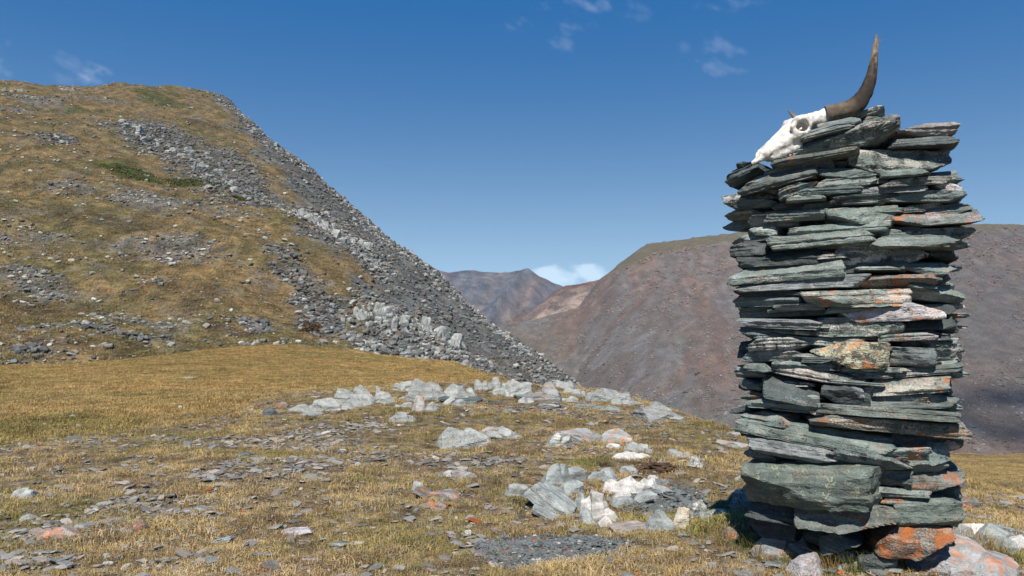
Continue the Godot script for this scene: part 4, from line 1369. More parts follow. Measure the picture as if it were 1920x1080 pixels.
func colour1(x: float, d: float, y: float, n: Vector3) -> Color:
	var u := x - d * 0.28 + n_big.get_noise_2d(x * 0.25, d * 0.25) * 70.0
	var st := n_mid.get_noise_2d(u * 0.30, d * 0.03)
	var a := n_big.get_noise_2d(u * 0.5, d * 0.22)
	var f := n_mid.get_noise_2d(u * 0.9, d * 0.35)
	var c := Color(0.150, 0.128, 0.118).lerp(Color(0.172, 0.170, 0.174), clampf(0.45 + st * 2.2, 0, 1))
	c = c.lerp(Color(0.19, 0.138, 0.115), clampf(a * 2.2 + 0.1, 0, 0.8))
	var high := smoothstep(0.0, 90.0, y)
	c = c.lerp(Color(0.27, 0.195, 0.165), clampf((f * 2.6 + a - 0.1) * high, 0, 0.8))
	c = c.lerp(Color(0.25, 0.255, 0.26), clampf((f * 2.2 + st * 1.2 - 0.75), 0, 0.8) * (1.0 - high * 0.6))
	# thin grass on the valley floor and on the plateau
	var low := smoothstep(-55.0, -125.0, y + a * 30.0)
	c = c.lerp(Color(0.165, 0.152, 0.105), low * 0.7)
	c = c.lerp(Color(0.075, 0.085, 0.03), clampf(f * 4.0 - 1.7, 0, 0.8) * low)
	var left := smoothstep(120.0, -40.0, x) * smoothstep(40.0, -30.0, y)
	c = c.lerp(Color(0.15, 0.15, 0.105), clampf(left * (0.5 + a), 0, 0.7))
	c = c.lerp(Color(0.118, 0.124, 0.130).lerp(Color(0.15, 0.13, 0.118), clampf(0.3 + f * 1.5, 0, 1)), smoothstep(300.0, 430.0, x + a * 60.0) * 0.7 * (1.0 - low))
	var plateau := smoothstep(985.0, 1010.0, d + a * 12.0 + f * 10.0)
	c = c.lerp(Color(0.165, 0.147, 0.085), plateau * 0.9 * smoothstep(100.0, 170.0, x))
	return Color(c.r * 0.94, c.g * 0.92, c.b * 0.90)

const RIDGE2 := [[-700.0, -120.0], [-250.0, -90.0], [-60.0, -20.0], [0.0, 25.0], [47.0, 45.0], [82.0, 78.0], [118.0, 101.0], [177.0, 110.0], [212.0, 122.0], [300.0, 140.0], [700.0, 150.0]]

func slope2(x: float, d: float) -> float:
	var back := 1750.0 - d
	var xr := x + maxf(back, 0.0) * 0.35
	var h := along(RIDGE2, xr) - (0.42 * back if back > 0.0 else -0.3 * back)
	h += n_ridge.get_noise_2d((x - d * 0.35) * 0.8, d * 0.08) * 14.0 * clampf(absf(back) / 100.0, 0.1, 1.0)
	return h + n_mid.get_noise_2d(x * 0.2, d * 0.2) * 5.0

func colour2(x: float, d: float, y: float, _n: Vector3) -> Color:
	var st := n_mid.get_noise_2d((x - d * 0.35) * 0.12, d * 0.012)
	var c := Color(0.27, 0.20, 0.16).lerp(Color(0.42, 0.345, 0.29), clampf(st * 2.4 + 0.25, 0, 1))
	c = c.lerp(Color(0.23, 0.115, 0.058), smoothstep(1690.0, 1735.0, d + st * 40.0) * 0.85)
	c = c.lerp(Color(0.13, 0.12, 0.075), smoothstep(10.0, -40.0, y))
	return c

const RIDGE3 := [[-1400.0, 200.0], [-700.0, 240.0], [-430.0, 248.0], [-335.0, 252.0], [-250.0, 233.0], [-170.0, 239.0], [-110.0, 230.0], [-45.0, 226.0], [35.0, 240.0], [62.0, 245.0], [110.0, 216.0], [200.0, 174.0], [330.0, 120.0], [900.0, 60.0]]

func slope3(x: float, d: float) -> float:
	var back := 3100.0 - d
	var xr := x + maxf(back, 0.0) * 0.30
	var h := along(RIDGE3, xr) - (0.50 * back if back > 0.0 else -0.4 * back)
	var rib := n_ridge.get_noise_2d((x - d * 0.30) * 0.36, d * 0.03)
	h += rib * 46.0 * clampf(absf(back) / 160.0, 0.08, 1.0)
	return h + n_mid.get_noise_2d(x * 0.1, d * 0.1) * 8.0

func colour3(x: float, d: float, y: float, _n: Vector3) -> Color:
	var st := n_mid.get_noise_2d((x - d * 0.30) * 0.055, d * 0.006)
	var c := Color(0.125, 0.105, 0.115).lerp(Color(0.15, 0.155, 0.165), clampf(0.5 + st * 1.8, 0, 1))
	c = c.lerp(Color(0.23, 0.165, 0.125), clampf(n_mid.get_noise_2d((x - d * 0.30) * 0.045 + 30.0, d * 0.004) * 3.2 - 0.5, 0, 0.8))
	c = c.lerp(Color(0.14, 0.13, 0.085), smoothstep(60.0, -30.0, y) * 0.7)
	return c

func build_far() -> void:
	structure("mountain_slope", grid_mesh(even(-330.0, 1000.0, 3.6), even(110.0, 1300.0, 3.6), slope1, colour1), M.mountain, "broad brown and grey mountain slope across the valley")
	structure("mountain_spur", grid_mesh(even(-600.0, 700.0, 8.0), even(1250.0, 1900.0, 8.0), slope2, colour2), M.far, "orange and pink bare spur further down the valley")
	structure("mountain_range", grid_mesh(even(-1300.0, 900.0, 11.0), even(2300.0, 3350.0, 11.0), slope3, colour3), M.far, "distant purple-grey mountain range with striped scree flanks")
	structure("valley", grid_mesh(even(-2500.0, 2500.0, 120.0), even(80.0, 5000.0, 120.0), func(x, d): return -260.0 + n_big.get_noise_2d(x * 0.05, d * 0.05) * 20.0, func(_x, _d, _y, _n): return Color(0.12, 0.11, 0.065)), M.far, "valley floor far below the saddle")

# ------------------------------------------------------------------ cairn
var cairn: Node3D

func build_cairn() -> void:
	cairn = Node3D.new()
	cairn.name = numbered("cairn")
	add_child(cairn)
	cairn.position = Vector3(2.012, 0.150, -4.741)
	cairn.rotation.y = -0.4015
	tag(cairn, "tall square cairn of dry-stacked grey-green slate slabs carrying a horned skull", "cairn")
	var r := RandomNumberGenerator.new()
	r.seed = 404
	var k := 0
	for s in CAIRN:
		var size := Vector3(s[3], s[4], s[5])
		var kind: String = s[8]
		var v := r.randf_range(0.60, 1.08)
		var tint := Color(v * r.randf_range(0.95, 1.05), v, v * r.randf_range(0.96, 1.06))
		if kind == "f":
			kind = "d"
		if kind == "s":
			kind = ["s", "s", "s", "g", "c", "s"][r.randi() % 6]
			if kind == "g":
				tint = Color(0.72, 0.72, 0.74)
		cairn_stone(5000 + k, Vector3(s[0], s[1], s[2]), size, s[6], s[7], kind, tint, 12 if size.x < 0.3 else 18, r)
		k += 1
	# thin slips wedged between the larger slabs
	for q in 110:
		var yy := r.randf_range(0.75, 2.1)
		var u := r.randf_range(-1.0, 1.0)
		var face := 0.56 * pow(1.0 - pow(absf(u) * 0.97, 2.6), 1.0 / 2.6) - 0.02
		var size := Vector3(r.randf_range(0.12, 0.42), r.randf_range(0.018, 0.042), r.randf_range(0.2, 0.34))
		var v := r.randf_range(0.75, 1.3)
		cairn_stone(7000 + q, Vector3(u * (0.60 - 0.5 * size.x), yy, face - size.z * 0.5 - 0.05), size, u * absf(u) * 28.0 + r.randf_range(-12, 12), r.randf_range(-4, 4), ["s", "s", "s", "d", "c", "e"][r.randi() % 6], Color(v, v, v), 10, r)
	# the stones of the core, the flanks and the far face
	var y := 0.05
	while y < 2.16:
		var th := r.randf_range(0.075, 0.12)
		var wide := 0.50 if y > 0.2 else 0.44
		var high := y > 1.98
		for q in ([[0.05, -0.02, 0.80, 0.62]] if high else [[-0.25, -0.10, 0.54, 0.70], [0.25, -0.10, 0.54, 0.70], [0.0, -0.38, 1.04, 0.36]]):
			var at := Vector3(q[0] + r.randf_range(-0.05, 0.05), y + r.randf_range(-0.02, 0.02), q[1] + r.randf_range(-0.04, 0.04))
			if high:
				at.x += 0.12
			var v := r.randf_range(0.75, 1.1)
			cairn_stone(9000 + k, at, Vector3(q[2] * r.randf_range(0.9, 1.1) * wide * 2.0, th * 1.15, q[3] * r.randf_range(0.9, 1.1)), r.randf_range(-9, 9), r.randf_range(-2, 2), "s" if r.randf() < 0.6 else "d", Color(v, v, v), 8, r)
			k += 1
		y += th

func cairn_stone(sd: int, at: Vector3, size: Vector3, yaw: float, tilt: float, kind: String, tint: Color, n: int, r: RandomNumberGenerator) -> void:
	var shift := Vector3(r.randf_range(-0.35, 0.35), r.randf_range(-0.35, 0.35), r.randf_range(-0.35, 0.35))
	var m := stone(sd, size * Vector3(1.08, 0.97, 1.0), n, r.randi_range(7, 10), tint, r.randf_range(0.15, 0.6), 0.085, shift, 1)
	var o := put("stone", m, M[kind], cairn)
	o.rotation_degrees = Vector3(r.randf_range(-5, 4), yaw, tilt)
	o.position = at + Vector3(0, 0, r.randf_range(-0.06, 0.035)) - o.basis * shift

# ------------------------------------------------------------------ skull
const SKULL_PX := 0.003040

func sk(px: float, py: float, w: float) -> Vector3:
	return Vector3(px - 1480.0, 260.0 - py, w)

func cap_d(p: Vector3, a: Vector3, b: Vector3, ra: float, rb: float) -> float:
	var ab := b - a
	var t := clampf((p - a).dot(ab) / ab.length_squared(), 0.0, 1.0)
	return p.distance_to(a + ab * t) - lerpf(ra, rb, t)

var sk_add := []
var sk_cut := []

func skull_d(p: Vector3) -> float:
	var q := Vector3(p.x, p.y, absf(p.z))
	var d := 1e9
	for c in sk_add:
		d = smin(d, cap_d(q, c[0], c[1], c[2], c[3]), c[4])
	for c in sk_cut:
		d = -smin(-d, cap_d(q, c[0], c[1], c[2], c[3]), c[4])
	return d

func build_skull() -> void:
	sk_add = [
		[sk(1548, 221, 16), sk(1492, 231, 19), 15.0, 12.0, 6.0], [sk(1552, 236, 8), sk(1512, 246, 10), 15.0, 11.0, 6.0],
		[sk(1492, 231, 8), sk(1426, 288, 4), 11.0, 5.5, 5.0], [sk(1490, 254, 12), sk(1436, 287, 8), 14.0, 10.0, 6.0],
		[sk(1494, 272, 13), sk(1448, 294, 10), 8.5, 6.5, 5.0], [sk(1437, 290, 7), sk(1417, 302, 6), 7.5, 3.5, 4.0],
		[sk(1478, 241, 24), sk(1486, 226, 27), 4.0, 4.0, 4.0], [sk(1486, 226, 27), sk(1500, 224, 29), 4.0, 4.5, 4.0],
		[sk(1500, 224, 29), sk(1507, 237, 31), 4.5, 3.6, 3.0], [sk(1507, 237, 31), sk(1500, 250, 30), 3.6, 4.0, 3.0],
		[sk(1500, 250, 30), sk(1484, 251, 26), 4.0, 4.5, 4.0], [sk(1484, 251, 26), sk(1478, 241, 24), 4.5, 4.0, 4.0],
		[sk(1500, 252, 30), sk(1517, 249, 33), 4.0, 3.4, 4.0], [sk(1517, 249, 33), sk(1532, 247, 27), 3.4, 3.0, 4.0], [sk(1484, 258, 22), sk(1500, 252, 28), 6.0, 4.5, 5.0],
		[sk(1543, 217, 20), sk(1550, 215, 26), 13.0, 11.0, 5.0]]
	sk_cut = [[sk(1492, 238, 46), sk(1496, 240, 15), 11.5, 9.0, 2.0], [sk(1520, 240, 40), sk(1522, 240, 22), 8.5, 7.0, 3.0], [sk(1434, 276, 0), sk(1417, 289, 0), 5.0, 6.0, 2.0],
		[sk(1508, 268, 30), sk(1512, 270, 6), 9.0, 7.0, 3.0], [sk(1545, 262, 0), sk(1520, 268, 0), 9.0, 8.0, 3.0], [sk(1441, 291, 22), sk(1443, 290, 14), 2.4, 1.2, 1.0]]
	var skull := Node3D.new()
	skull.name = numbered("skull")
	add_child(skull)
	tag(skull, "bleached white cattle skull with one long dark horn resting on the cairn's top", "skull")
	skull.position = cairn.position + cairn.basis * Vector3(-0.293, 2.337, 0.430)
	skull.rotation = Vector3(0, 0, 0)
	skull.scale = Vector3.ONE * 1.02
	var tilt := Basis(Vector3(-0.82, -0.57, 0).normalized(), deg_to_rad(-7.0))
	var head := put("cranium", nets(Vector3(-70, -52, -50), Vector3(90, 64, 50), 1.7, tilt), bone_material(), skull)
	head.set_meta("label", "chalk-white weathered bone with a round eye socket")
	# teeth of both sides
	var rr := RandomNumberGenerator.new()
	rr.seed = 8
	for side in [1, -1]:
		for i in 6:
			var t := i / 5.0
			var at := tilt * sk(lerpf(1458, 1493, t), lerpf(302, 284, t) + 0.5, 13.5 * side) * SKULL_PX
			var tooth := put("tooth", stone(700 + i, Vector3(5.4, 7.0, 5.0) * SKULL_PX, 4, 3, Color(0.50, 0.45, 0.39), 0.0, 0.08), plain(Color(1, 1, 1), 0.6), head)
			tooth.position = at
			tooth.rotation_degrees = Vector3(0, 0, rr.randf_range(18, 30))
	# the long horn, its broken partner and the frayed tip
	var line := [sk(1540, 218, 25), sk(1556, 214, 30), sk(1576, 210, 34), sk(1594, 197, 37), sk(1607, 177, 37), sk(1616, 153, 35), sk(1622, 127, 32), sk(1626, 103, 28), sk(1629, 86, 25), sk(1631, 72, 23)]
	var rad := [15.5, 16.0, 16.2, 14.6, 12.2, 9.8, 7.9, 6.0, 4.8, 1.8]
	var horn := put("horn", horn_mesh(line, rad, tilt, true), horn_material(), skull)
	horn.set_meta("label", "long curved brown-black horn with a pale frayed tip")
	var stub := put("horn", horn_mesh([sk(1520, 228, -20), sk(1508, 216, -30), sk(1500, 206, -36), sk(1496, 200, -38)], [7.0, 5.5, 3.6, 1.2], tilt, false), horn_material(), skull)
	stub.set_meta("label", "short broken horn stub on the far side")
	var fr := SurfaceTool.new()
	fr.begin(Mesh.PRIMITIVE_TRIANGLES)
	for q in [[1628, 90, 1636, 84], [1636, 84, 1643, 85], [1633, 86, 1638, 80], [1627, 100, 1635, 96], [1625, 112, 1634, 108]]:
		tube(fr, tilt * sk(q[0], q[1], 24) * SKULL_PX, tilt * sk(q[2], q[3], 25) * SKULL_PX, 0.0022, 0.0012, 5)
	fr.generate_normals()
	put("fibre", fr.commit(), plain(lin(0.20, 0.15, 0.11), 0.9), horn)

func plain(c: Color, rough: float) -> StandardMaterial3D:
	var m := StandardMaterial3D.new()
	m.albedo_color = c
	m.roughness = rough
	m.metallic_specular = 0.3
	m.vertex_color_use_as_albedo = true
	return m

func bone_material() -> StandardMaterial3D:
	var m := mat(tex.grain, 5.0, tex.bumps, 0.2, 0.75)
	m.albedo_color = Color(1, 1, 1)
	return m

func horn_material() -> StandardMaterial3D:
	return mat(tex.grain, 6.0, tex.bumps, 0.5, 0.6)

func tube(st: SurfaceTool, a: Vector3, b: Vector3, ra: float, rb: float, n: int) -> void:
	var ax := (b - a).normalized()
	var u := ax.cross(Vector3.UP if absf(ax.y) < 0.9 else Vector3.RIGHT).normalized()
	var w := ax.cross(u)
	for i in n:
		var t0 := TAU * i / n
		var t1 := TAU * (i + 1) / n
		var p0 := u * cos(t0) + w * sin(t0)
		var p1 := u * cos(t1) + w * sin(t1)
		for v in [a + p0 * ra, a + p1 * ra, b + p0 * rb, b + p0 * rb, a + p1 * ra, b + p1 * rb]:
			st.set_color(Color(1, 1, 1))
			st.add_vertex(v)

func horn_mesh(line: Array, rad: Array, turn: Basis, dark: bool) -> ArrayMesh:
	var c := Curve3D.new()
	for i in line.size():
		var p: Vector3 = turn * line[i] * SKULL_PX
		var before: Vector3 = turn * line[maxi(i - 1, 0)] * SKULL_PX
		var after: Vector3 = turn * line[mini(i + 1, line.size() - 1)] * SKULL_PX
		var t := (after - before) / 6.0
		c.add_point(p, -t, t)
	var total := c.get_baked_length()
	var rings := 70
	var n := 22
	var hn := FastNoiseLite.new()
	hn.seed = 3
	hn.frequency = 1.0
	hn.fractal_octaves = 3
	var pts := []
	var cols := []
	for k in rings + 1:
		var t := float(k) / rings
		var p := c.sample_baked(t * total)
		var ax := (c.sample_baked(minf(t + 0.01, 1.0) * total) - c.sample_baked(maxf(t - 0.01, 0.0) * total)).normalized()
		var u := ax.cross(Vector3.BACK).normalized()
		var w := ax.cross(u)
		var fi := t * (rad.size() - 1)
		var i := mini(int(fi), rad.size() - 2)
		var rr := lerpf(rad[i], rad[i + 1], fi - i) * SKULL_PX
		var row := []
		var rc := []
		for q in n:
			var a := TAU * q / n
			var dir := u * cos(a) + w * sin(a)
			var rough := hn.get_noise_3d(cos(a) * 1.5, sin(a) * 1.5, t * 14.0)
			var ring := sin(t * 46.0 + hn.get_noise_1d(t * 5.0) * 4.0) * 0.018 * (1.0 - smoothstep(0.35, 0.6, t))
			row.append(p + dir * rr * (1.0 + rough * 0.13 + ring * 1.6))
			var col := Color(0.21, 0.17, 0.13).lerp(Color(0.058, 0.046, 0.038), smoothstep(0.12, 0.36, t + rough * 0.12))
			col = col.lerp(Color(0.12, 0.088, 0.062), smoothstep(0.52, 0.70, t + rough * 0.2))
			col = col.lerp(Color(0.38, 0.31, 0.24), smoothstep(0.72, 0.80, t + rough * 0.2))
			if not dark:
				col = Color(0.30, 0.24, 0.18)
			rc.append(col * (1.0 + rough * 0.5))
		pts.append(row)
		cols.append(rc)
	var v := PackedVector3Array()
	var cc := PackedColorArray()
	for k in rings:
		for q in n:
			var q1 := (q + 1) % n
			for e in [[k, q], [k + 1, q], [k, q1], [k, q1], [k + 1, q], [k + 1, q1]]:
				v.append(pts[e[0]][e[1]])
				cc.append(cols[e[0]][e[1]])
	var st := SurfaceTool.new()
	st.begin(Mesh.PRIMITIVE_TRIANGLES)
	st.set_smooth_group(0)
	for i in v.size():
		st.set_color(cc[i])
		st.add_vertex(v[i])
	st.index()
	st.generate_normals()
	return st.commit()

func nets(lo: Vector3, hi: Vector3, cell: float, turn: Basis) -> ArrayMesh:
	var nx := int((hi.x - lo.x) / cell)
	var ny := int((hi.y - lo.y) / cell)
	var nz := int((hi.z - lo.z) / cell)
	var f := PackedFloat32Array()
	f.resize((nx + 1) * (ny + 1) * (nz + 1))
	var bn := FastNoiseLite.new()
	bn.seed = 9
	bn.frequency = 0.09
	bn.fractal_octaves = 3
	var sy := nx + 1
	var sz := (nx + 1) * (ny + 1)
	# coarse pass skips empty space: the field is nearly a distance, so cells far from the surface keep a far value
	var k := 0
	var zc := nz / 2
	for z in nz + 1:
		for y in ny + 1:
			var x := 0
			while x <= nx:
				var p := lo + Vector3(x, y, z) * cell
				var d := skull_d(p)
				f[x + y * sy + z * sz] = d + bn.get_noise_3dv(p) * 1.1
				var skip := int((absf(d) - 6.0) / cell)
				if skip > 0:
					for s in skip:
						if x + 1 + s <= nx:
							f[x + 1 + s + y * sy + z * sz] = d
					x += skip
				x += 1
	var at := {}
	var v := PackedVector3Array()
	var co := PackedColorArray()
	var raw := PackedVector3Array()
	for z in nz:
		for y in ny:
			for x in nx:
				var b := x + y * sy + z * sz
				var ids := [b, b + 1, b + sy, b + sy + 1, b + sz, b + sz + 1, b + sz + sy, b + sz + sy + 1]
				var neg := 0
				for i in ids:
					if f[i] < 0.0:
						neg += 1
				if neg == 0 or neg == 8:
					continue
				var sum := Vector3.ZERO
				var cnt := 0
				for e in [[0, 1], [2, 3], [4, 5], [6, 7], [0, 2], [1, 3], [4, 6], [5, 7], [0, 4], [1, 5], [2, 6], [3, 7]]:
					var fa := f[ids[e[0]]]
					var fb := f[ids[e[1]]]
					if (fa < 0.0) != (fb < 0.0):
						var t := fa / (fa - fb)
						var pa := Vector3(e[0] & 1, (e[0] >> 1) & 1, e[0] >> 2)
						var pb := Vector3(e[1] & 1, (e[1] >> 1) & 1, e[1] >> 2)
						sum += pa.lerp(pb, t)
						cnt += 1
				var p := lo + (Vector3(x, y, z) + sum / cnt) * cell
				at[b] = v.size()
				raw.append(p)
				v.append(turn * p * SKULL_PX)
				var stain := clampf(bn.get_noise_3dv(p * 2.2 + Vector3(40, 0, 0)) * 2.2 - 0.75, 0.0, 0.5)
				var crack := smoothstep(0.86, 0.97, 1.0 - absf(bn.get_noise_3dv(p * 0.55 + Vector3(0, 90, 0))) * 2.2) * 0.35
				co.append(Color(1.02, 1.0, 0.97).lerp(Color(0.36, 0.27, 0.19), stain).lerp(Color(0.50, 0.43, 0.36), crack))
	var ix := PackedInt32Array()
	for z in range(1, nz):
		for y in range(1, ny):
			for x in range(1, nx):
				var b := x + y * sy + z * sz
				var s0 := f[b] < 0.0
				for ax in [[1, sy, sz], [sy, sz, 1], [sz, 1, sy]]:
					if (f[b + ax[0]] < 0.0) != s0:
						var q := [at[b - ax[1] - ax[2]], at[b - ax[2]], at[b], at[b - ax[1]]]
						if s0:
							q.reverse()
						for i in [0, 1, 2, 0, 2, 3]:
							ix.append(q[i])
	var nm := PackedVector3Array()
	nm.resize(v.size())
	for i in range(0, ix.size(), 3):
		var n := (v[ix[i + 2]] - v[ix[i]]).cross(v[ix[i + 1]] - v[ix[i]])
		nm[ix[i]] += n
		nm[ix[i + 1]] += n
		nm[ix[i + 2]] += n
	for i in nm.size():
		nm[i] = nm[i].normalized()
	var a := []
	a.resize(Mesh.ARRAY_MAX)
	a[Mesh.ARRAY_VERTEX] = v
	a[Mesh.ARRAY_NORMAL] = nm
	a[Mesh.ARRAY_COLOR] = co
	a[Mesh.ARRAY_INDEX] = ix
	var m := ArrayMesh.new()
	m.add_surface_from_arrays(Mesh.PRIMITIVE_TRIANGLES, a)
	return m

# ------------------------------------------------------------------ rocks on the knoll
func build_boulders() -> void:
	var r := RandomNumberGenerator.new()
	r.seed = 55
	var k := 0
	for b in BOULDERS:
		var kind: String = b[6]
		var cat: String = b[8]
		var slab := cat.begins_with("slab")
		var big: bool = b[2] > 0.45 and M.has(kind + "_big")
		var size := Vector3(b[2] * (1.0 if slab else 1.22), b[3] * (1.0 if slab else 1.5), b[4] * (1.0 if slab else 1.15))
		var v := r.randf_range(0.9, 1.1)
		var m := stone(3000 + k, size, 12, r.randi_range(6, 10), Color(v, v, v * 1.01), 0.35, 0.07) if slab else jagged(3000 + k, size, 17 if b[2] > 0.3 else 11, Color(v, v, v * 1.01), 1 if b[2] < 0.2 else (r.randi_range(2, 3) if b[2] < 0.45 else r.randi_range(3, 4)))
		var called := "slate_slab" if cat == "slab" else ("boulder" if cat == "boulder" else "rock")
		var o := put(called, m, M[kind + "_big"] if big else M[kind])
		tag(o, b[7], "slab" if slab else cat, b[9])
		o.rotation_degrees = Vector3(r.randf_range(-8, 4), r.randf_range(-25, 25), b[5])
		o.position = Vector3(b[0], ground_h(b[0], b[1]) + size.y * (0.20 if not slab else 0.20), -b[1])
		k += 1

# ------------------------------------------------------------------ rocks on the hill
func hill_normal(x: float, d: float) -> Vector3:
	return Vector3(hill_h(x - 0.8, d) - hill_h(x + 0.8, d), 1.6, -(hill_h(x, d - 0.8) - hill_h(x, d + 0.8))).normalized()

func build_outcrop() -> void:
	var r := RandomNumberGenerator.new()
	r.seed = 91
	var shapes := []
	for k in 12:
		shapes.append(stone(1200 + k, Vector3(1, 1, 0.9), 7, 6, Color(1, 1, 1), 0.35, 0.06) if k % 3 == 0 else jagged(1200 + k, Vector3(1, 1.1, 0.9), 6, Color(1, 1, 1), 2 + k % 2))
	var names := {4: "dark rough stone on the skyline of the hill's top", 0: "angular grey block lying in the rubble of the hill", 1: "pale block of the broken outcrop band on the hill", 2: "jagged stone on the skyline edge of the scree flank", 3: "dark flat slab of the rubble heap at the hill's foot"}
	var groups := {4: "stones on the hill's top", 0: "grey rubble blocks on the hill", 1: "pale outcrop blocks on the hill", 2: "stones along the scree skyline", 3: "dark slabs at the hill's foot"}
	for q in OUTCROP:
		var x: float = q[0]
		var d: float = q[1]
		var kind := int(q[4])
		var o := put("outcrop_block", shapes[r.randi() % 12], M.outcrop if kind == 1 or (kind < 3 and r.randf() < 0.5) else (M.outcrop_brown if kind == 4 else M.outcrop_dark))
		tag(o, names[kind], "rock", groups[kind])
		var sz := Vector3(q[2], q[3] * (1.9 if kind == 1 else 1.0) * (0.45 if kind == 3 else 1.0), q[2] * r.randf_range(0.7, 1.1)) * 1.2
		o.rotation_degrees = Vector3(r.randf_range(-15, 15), r.randf_range(0, 360), r.randf_range(-18, 18))
		o.scale = sz
		o.position = Vector3(x, hill_h(x, d) + sz.y * 0.22, -d)

func scatter_hill() -> void:
	var r := RandomNumberGenerator.new()
	r.seed = 92
	var shapes := []
	for k in 4:
		shapes.append(stone(1300 + k, Vector3(1, 0.30 + 0.12 * k, 0.75), 2, 8, Color(1, 1, 1), 0.0, 0.04))
	var places := [[], [], [], []]
	var cols := [[], [], [], []]
	var tries := 0
	var made := 0
	while made < 210000 and tries < 1150000:
		tries += 1
		var d := 54.0 + 246.0 * pow(r.randf(), 1.25)
		var x := r.randf_range(-0.74 * d, 30.0)
		var p := hill_planes(x, d)
		var s := scree_at(x, d)
		var f := n_mid.get_noise_2d(x * 1.5, d * 1.5) * 0.9
		var rub := patch_mask(HILL_PATCHES, x, d, 0, f, true)
		var pale := patch_mask(HILL_PATCHES, x, d, 5, f, true)
		var grey := patch_mask(HILL_PATCHES, x, d, 3, f, true)
		var crag := 1.0 - smoothstep(3.0, 9.0, 46.4 - 0.45 * x - 0.346 * d + n_mid.get_noise_2d(x * 0.7, d * 0.7) * 6.0)
		var dens := maxf(maxf(s * maxf(0.26 + 0.4 * n_mid.get_noise_2d(x * 0.8, d * 0.8), crag * 0.75), rub * 0.65), maxf(pale * 0.8, grey * 0.35))
		dens = maxf(dens, 0.022 + 0.22 * clampf(n_mid.get_noise_2d(x * 0.55 + 40.0, d * 1.3) * 3.2 - 0.5, 0, 1))
		if r.randf() > dens:
			continue
		made += 1
		var size := 0.10 + 0.10 * r.randf() + 0.75 * pow(r.randf(), 8.0) + 0.55 * crag * s * pow(r.randf(), 2.5) + 0.42 * pow(r.randf(), 5.0) * maxf(rub, pale)
		if s < 0.3 and rub < 0.2 and pale < 0.2:
			size = size * 0.8 + 0.03
		var k := r.randi() % 4
		var b := Basis.from_euler(Vector3(r.randf_range(-0.5, 0.5), r.randf_range(0, TAU), r.randf_range(-0.5, 0.5))).scaled(Vector3.ONE * size)
		places[k].append(Transform3D(b, Vector3(x, hill_h(x, d) + size * 0.12, -d)))
		var v := r.randf_range(0.6, 1.5)
		var c := Color(0.165, 0.182, 0.185) if r.randf() < 0.75 else Color(0.20, 0.165, 0.135)
		if r.randf() < 0.10 + 0.35 * pale + 0.25 * crag * s:
			c = Color(0.36, 0.375, 0.37)
		if s < 0.3 and rub < 0.3 and r.randf() < 0.4:
			c = Color(0.45, 0.455, 0.41)
		cols[k].append(Color(c.r * v, c.g * v, c.b * v))
	for k in 4:
		stuff("scree", shapes[k], M.scree, places[k], cols[k], "loose grey scree and rubble strewn over the hill", "scree", "scree of the hill")

func scatter_mountain() -> void:
	var r := RandomNumberGenerator.new()
	r.seed = 95
	var shape := stone(1500, Vector3(1, 0.5, 0.8), 2, 7, Color(1, 1, 1), 0.0, 0.04)
	var places := []
	var cols := []
	var green := []
	var green_cols := []
	for i in 120000:
		var d := r.randf_range(430.0, 1005.0)
		var x := r.randf_range(-60.0, 0.72 * d)
		var u := x - d * 0.28
		var n := n_mid.get_noise_2d(u * 0.35, d * 0.13) + 0.6 * n_big.get_noise_2d(x * 0.6, d * 0.6)
		var y := slope1(x, d)
		var v := r.randf_range(0.8, 1.2) * (0.8 if x > 380.0 else 1.0)
		if y < -30.0 and r.randf() < 0.03 and n_mid.get_noise_2d(x * 0.5 + 300.0, d * 0.25) > 0.12:
			var sg := r.randf_range(1.2, 3.4)
			green.append(Transform3D(Basis(Vector3.UP, r.randf() * TAU).scaled(Vector3(sg * 1.5, sg * 0.5, sg)), Vector3(x, y, -d)))
			green_cols.append(Color(0.085 * v, 0.092 * v, 0.042 * v))
		if r.randf() > clampf(n * 2.0 + 0.05 + 0.22 * smoothstep(20.0, 100.0, y), 0.015, 0.7):
			continue
		var size := 0.6 + 2.3 * pow(r.randf(), 5.0) + 2.6 * smoothstep(10.0, 100.0, y) * pow(r.randf(), 3.0)
		places.append(Transform3D(Basis.from_euler(Vector3(r.randf_range(-0.4, 0.4), r.randf() * TAU, r.randf_range(-0.4, 0.4))).scaled(Vector3.ONE * size), Vector3(x, y + size * 0.1, -d)))
		var c := Color(0.235, 0.205, 0.195) if r.randf() < 0.6 else (Color(0.29, 0.29, 0.295) if y < 20.0 else Color(0.35, 0.26, 0.225))
		cols.append(Color(c.r * v, c.g * v, c.b * v))
	stuff("mountain_rubble", shape, M.scree, places, cols, "brown and grey rubble strewn over the mountain slope across the valley", "rubble")
	stuff("mountain_scrub", shape, M.scree, green, green_cols, "low dark green scrub dotted along the valley side", "scrub")

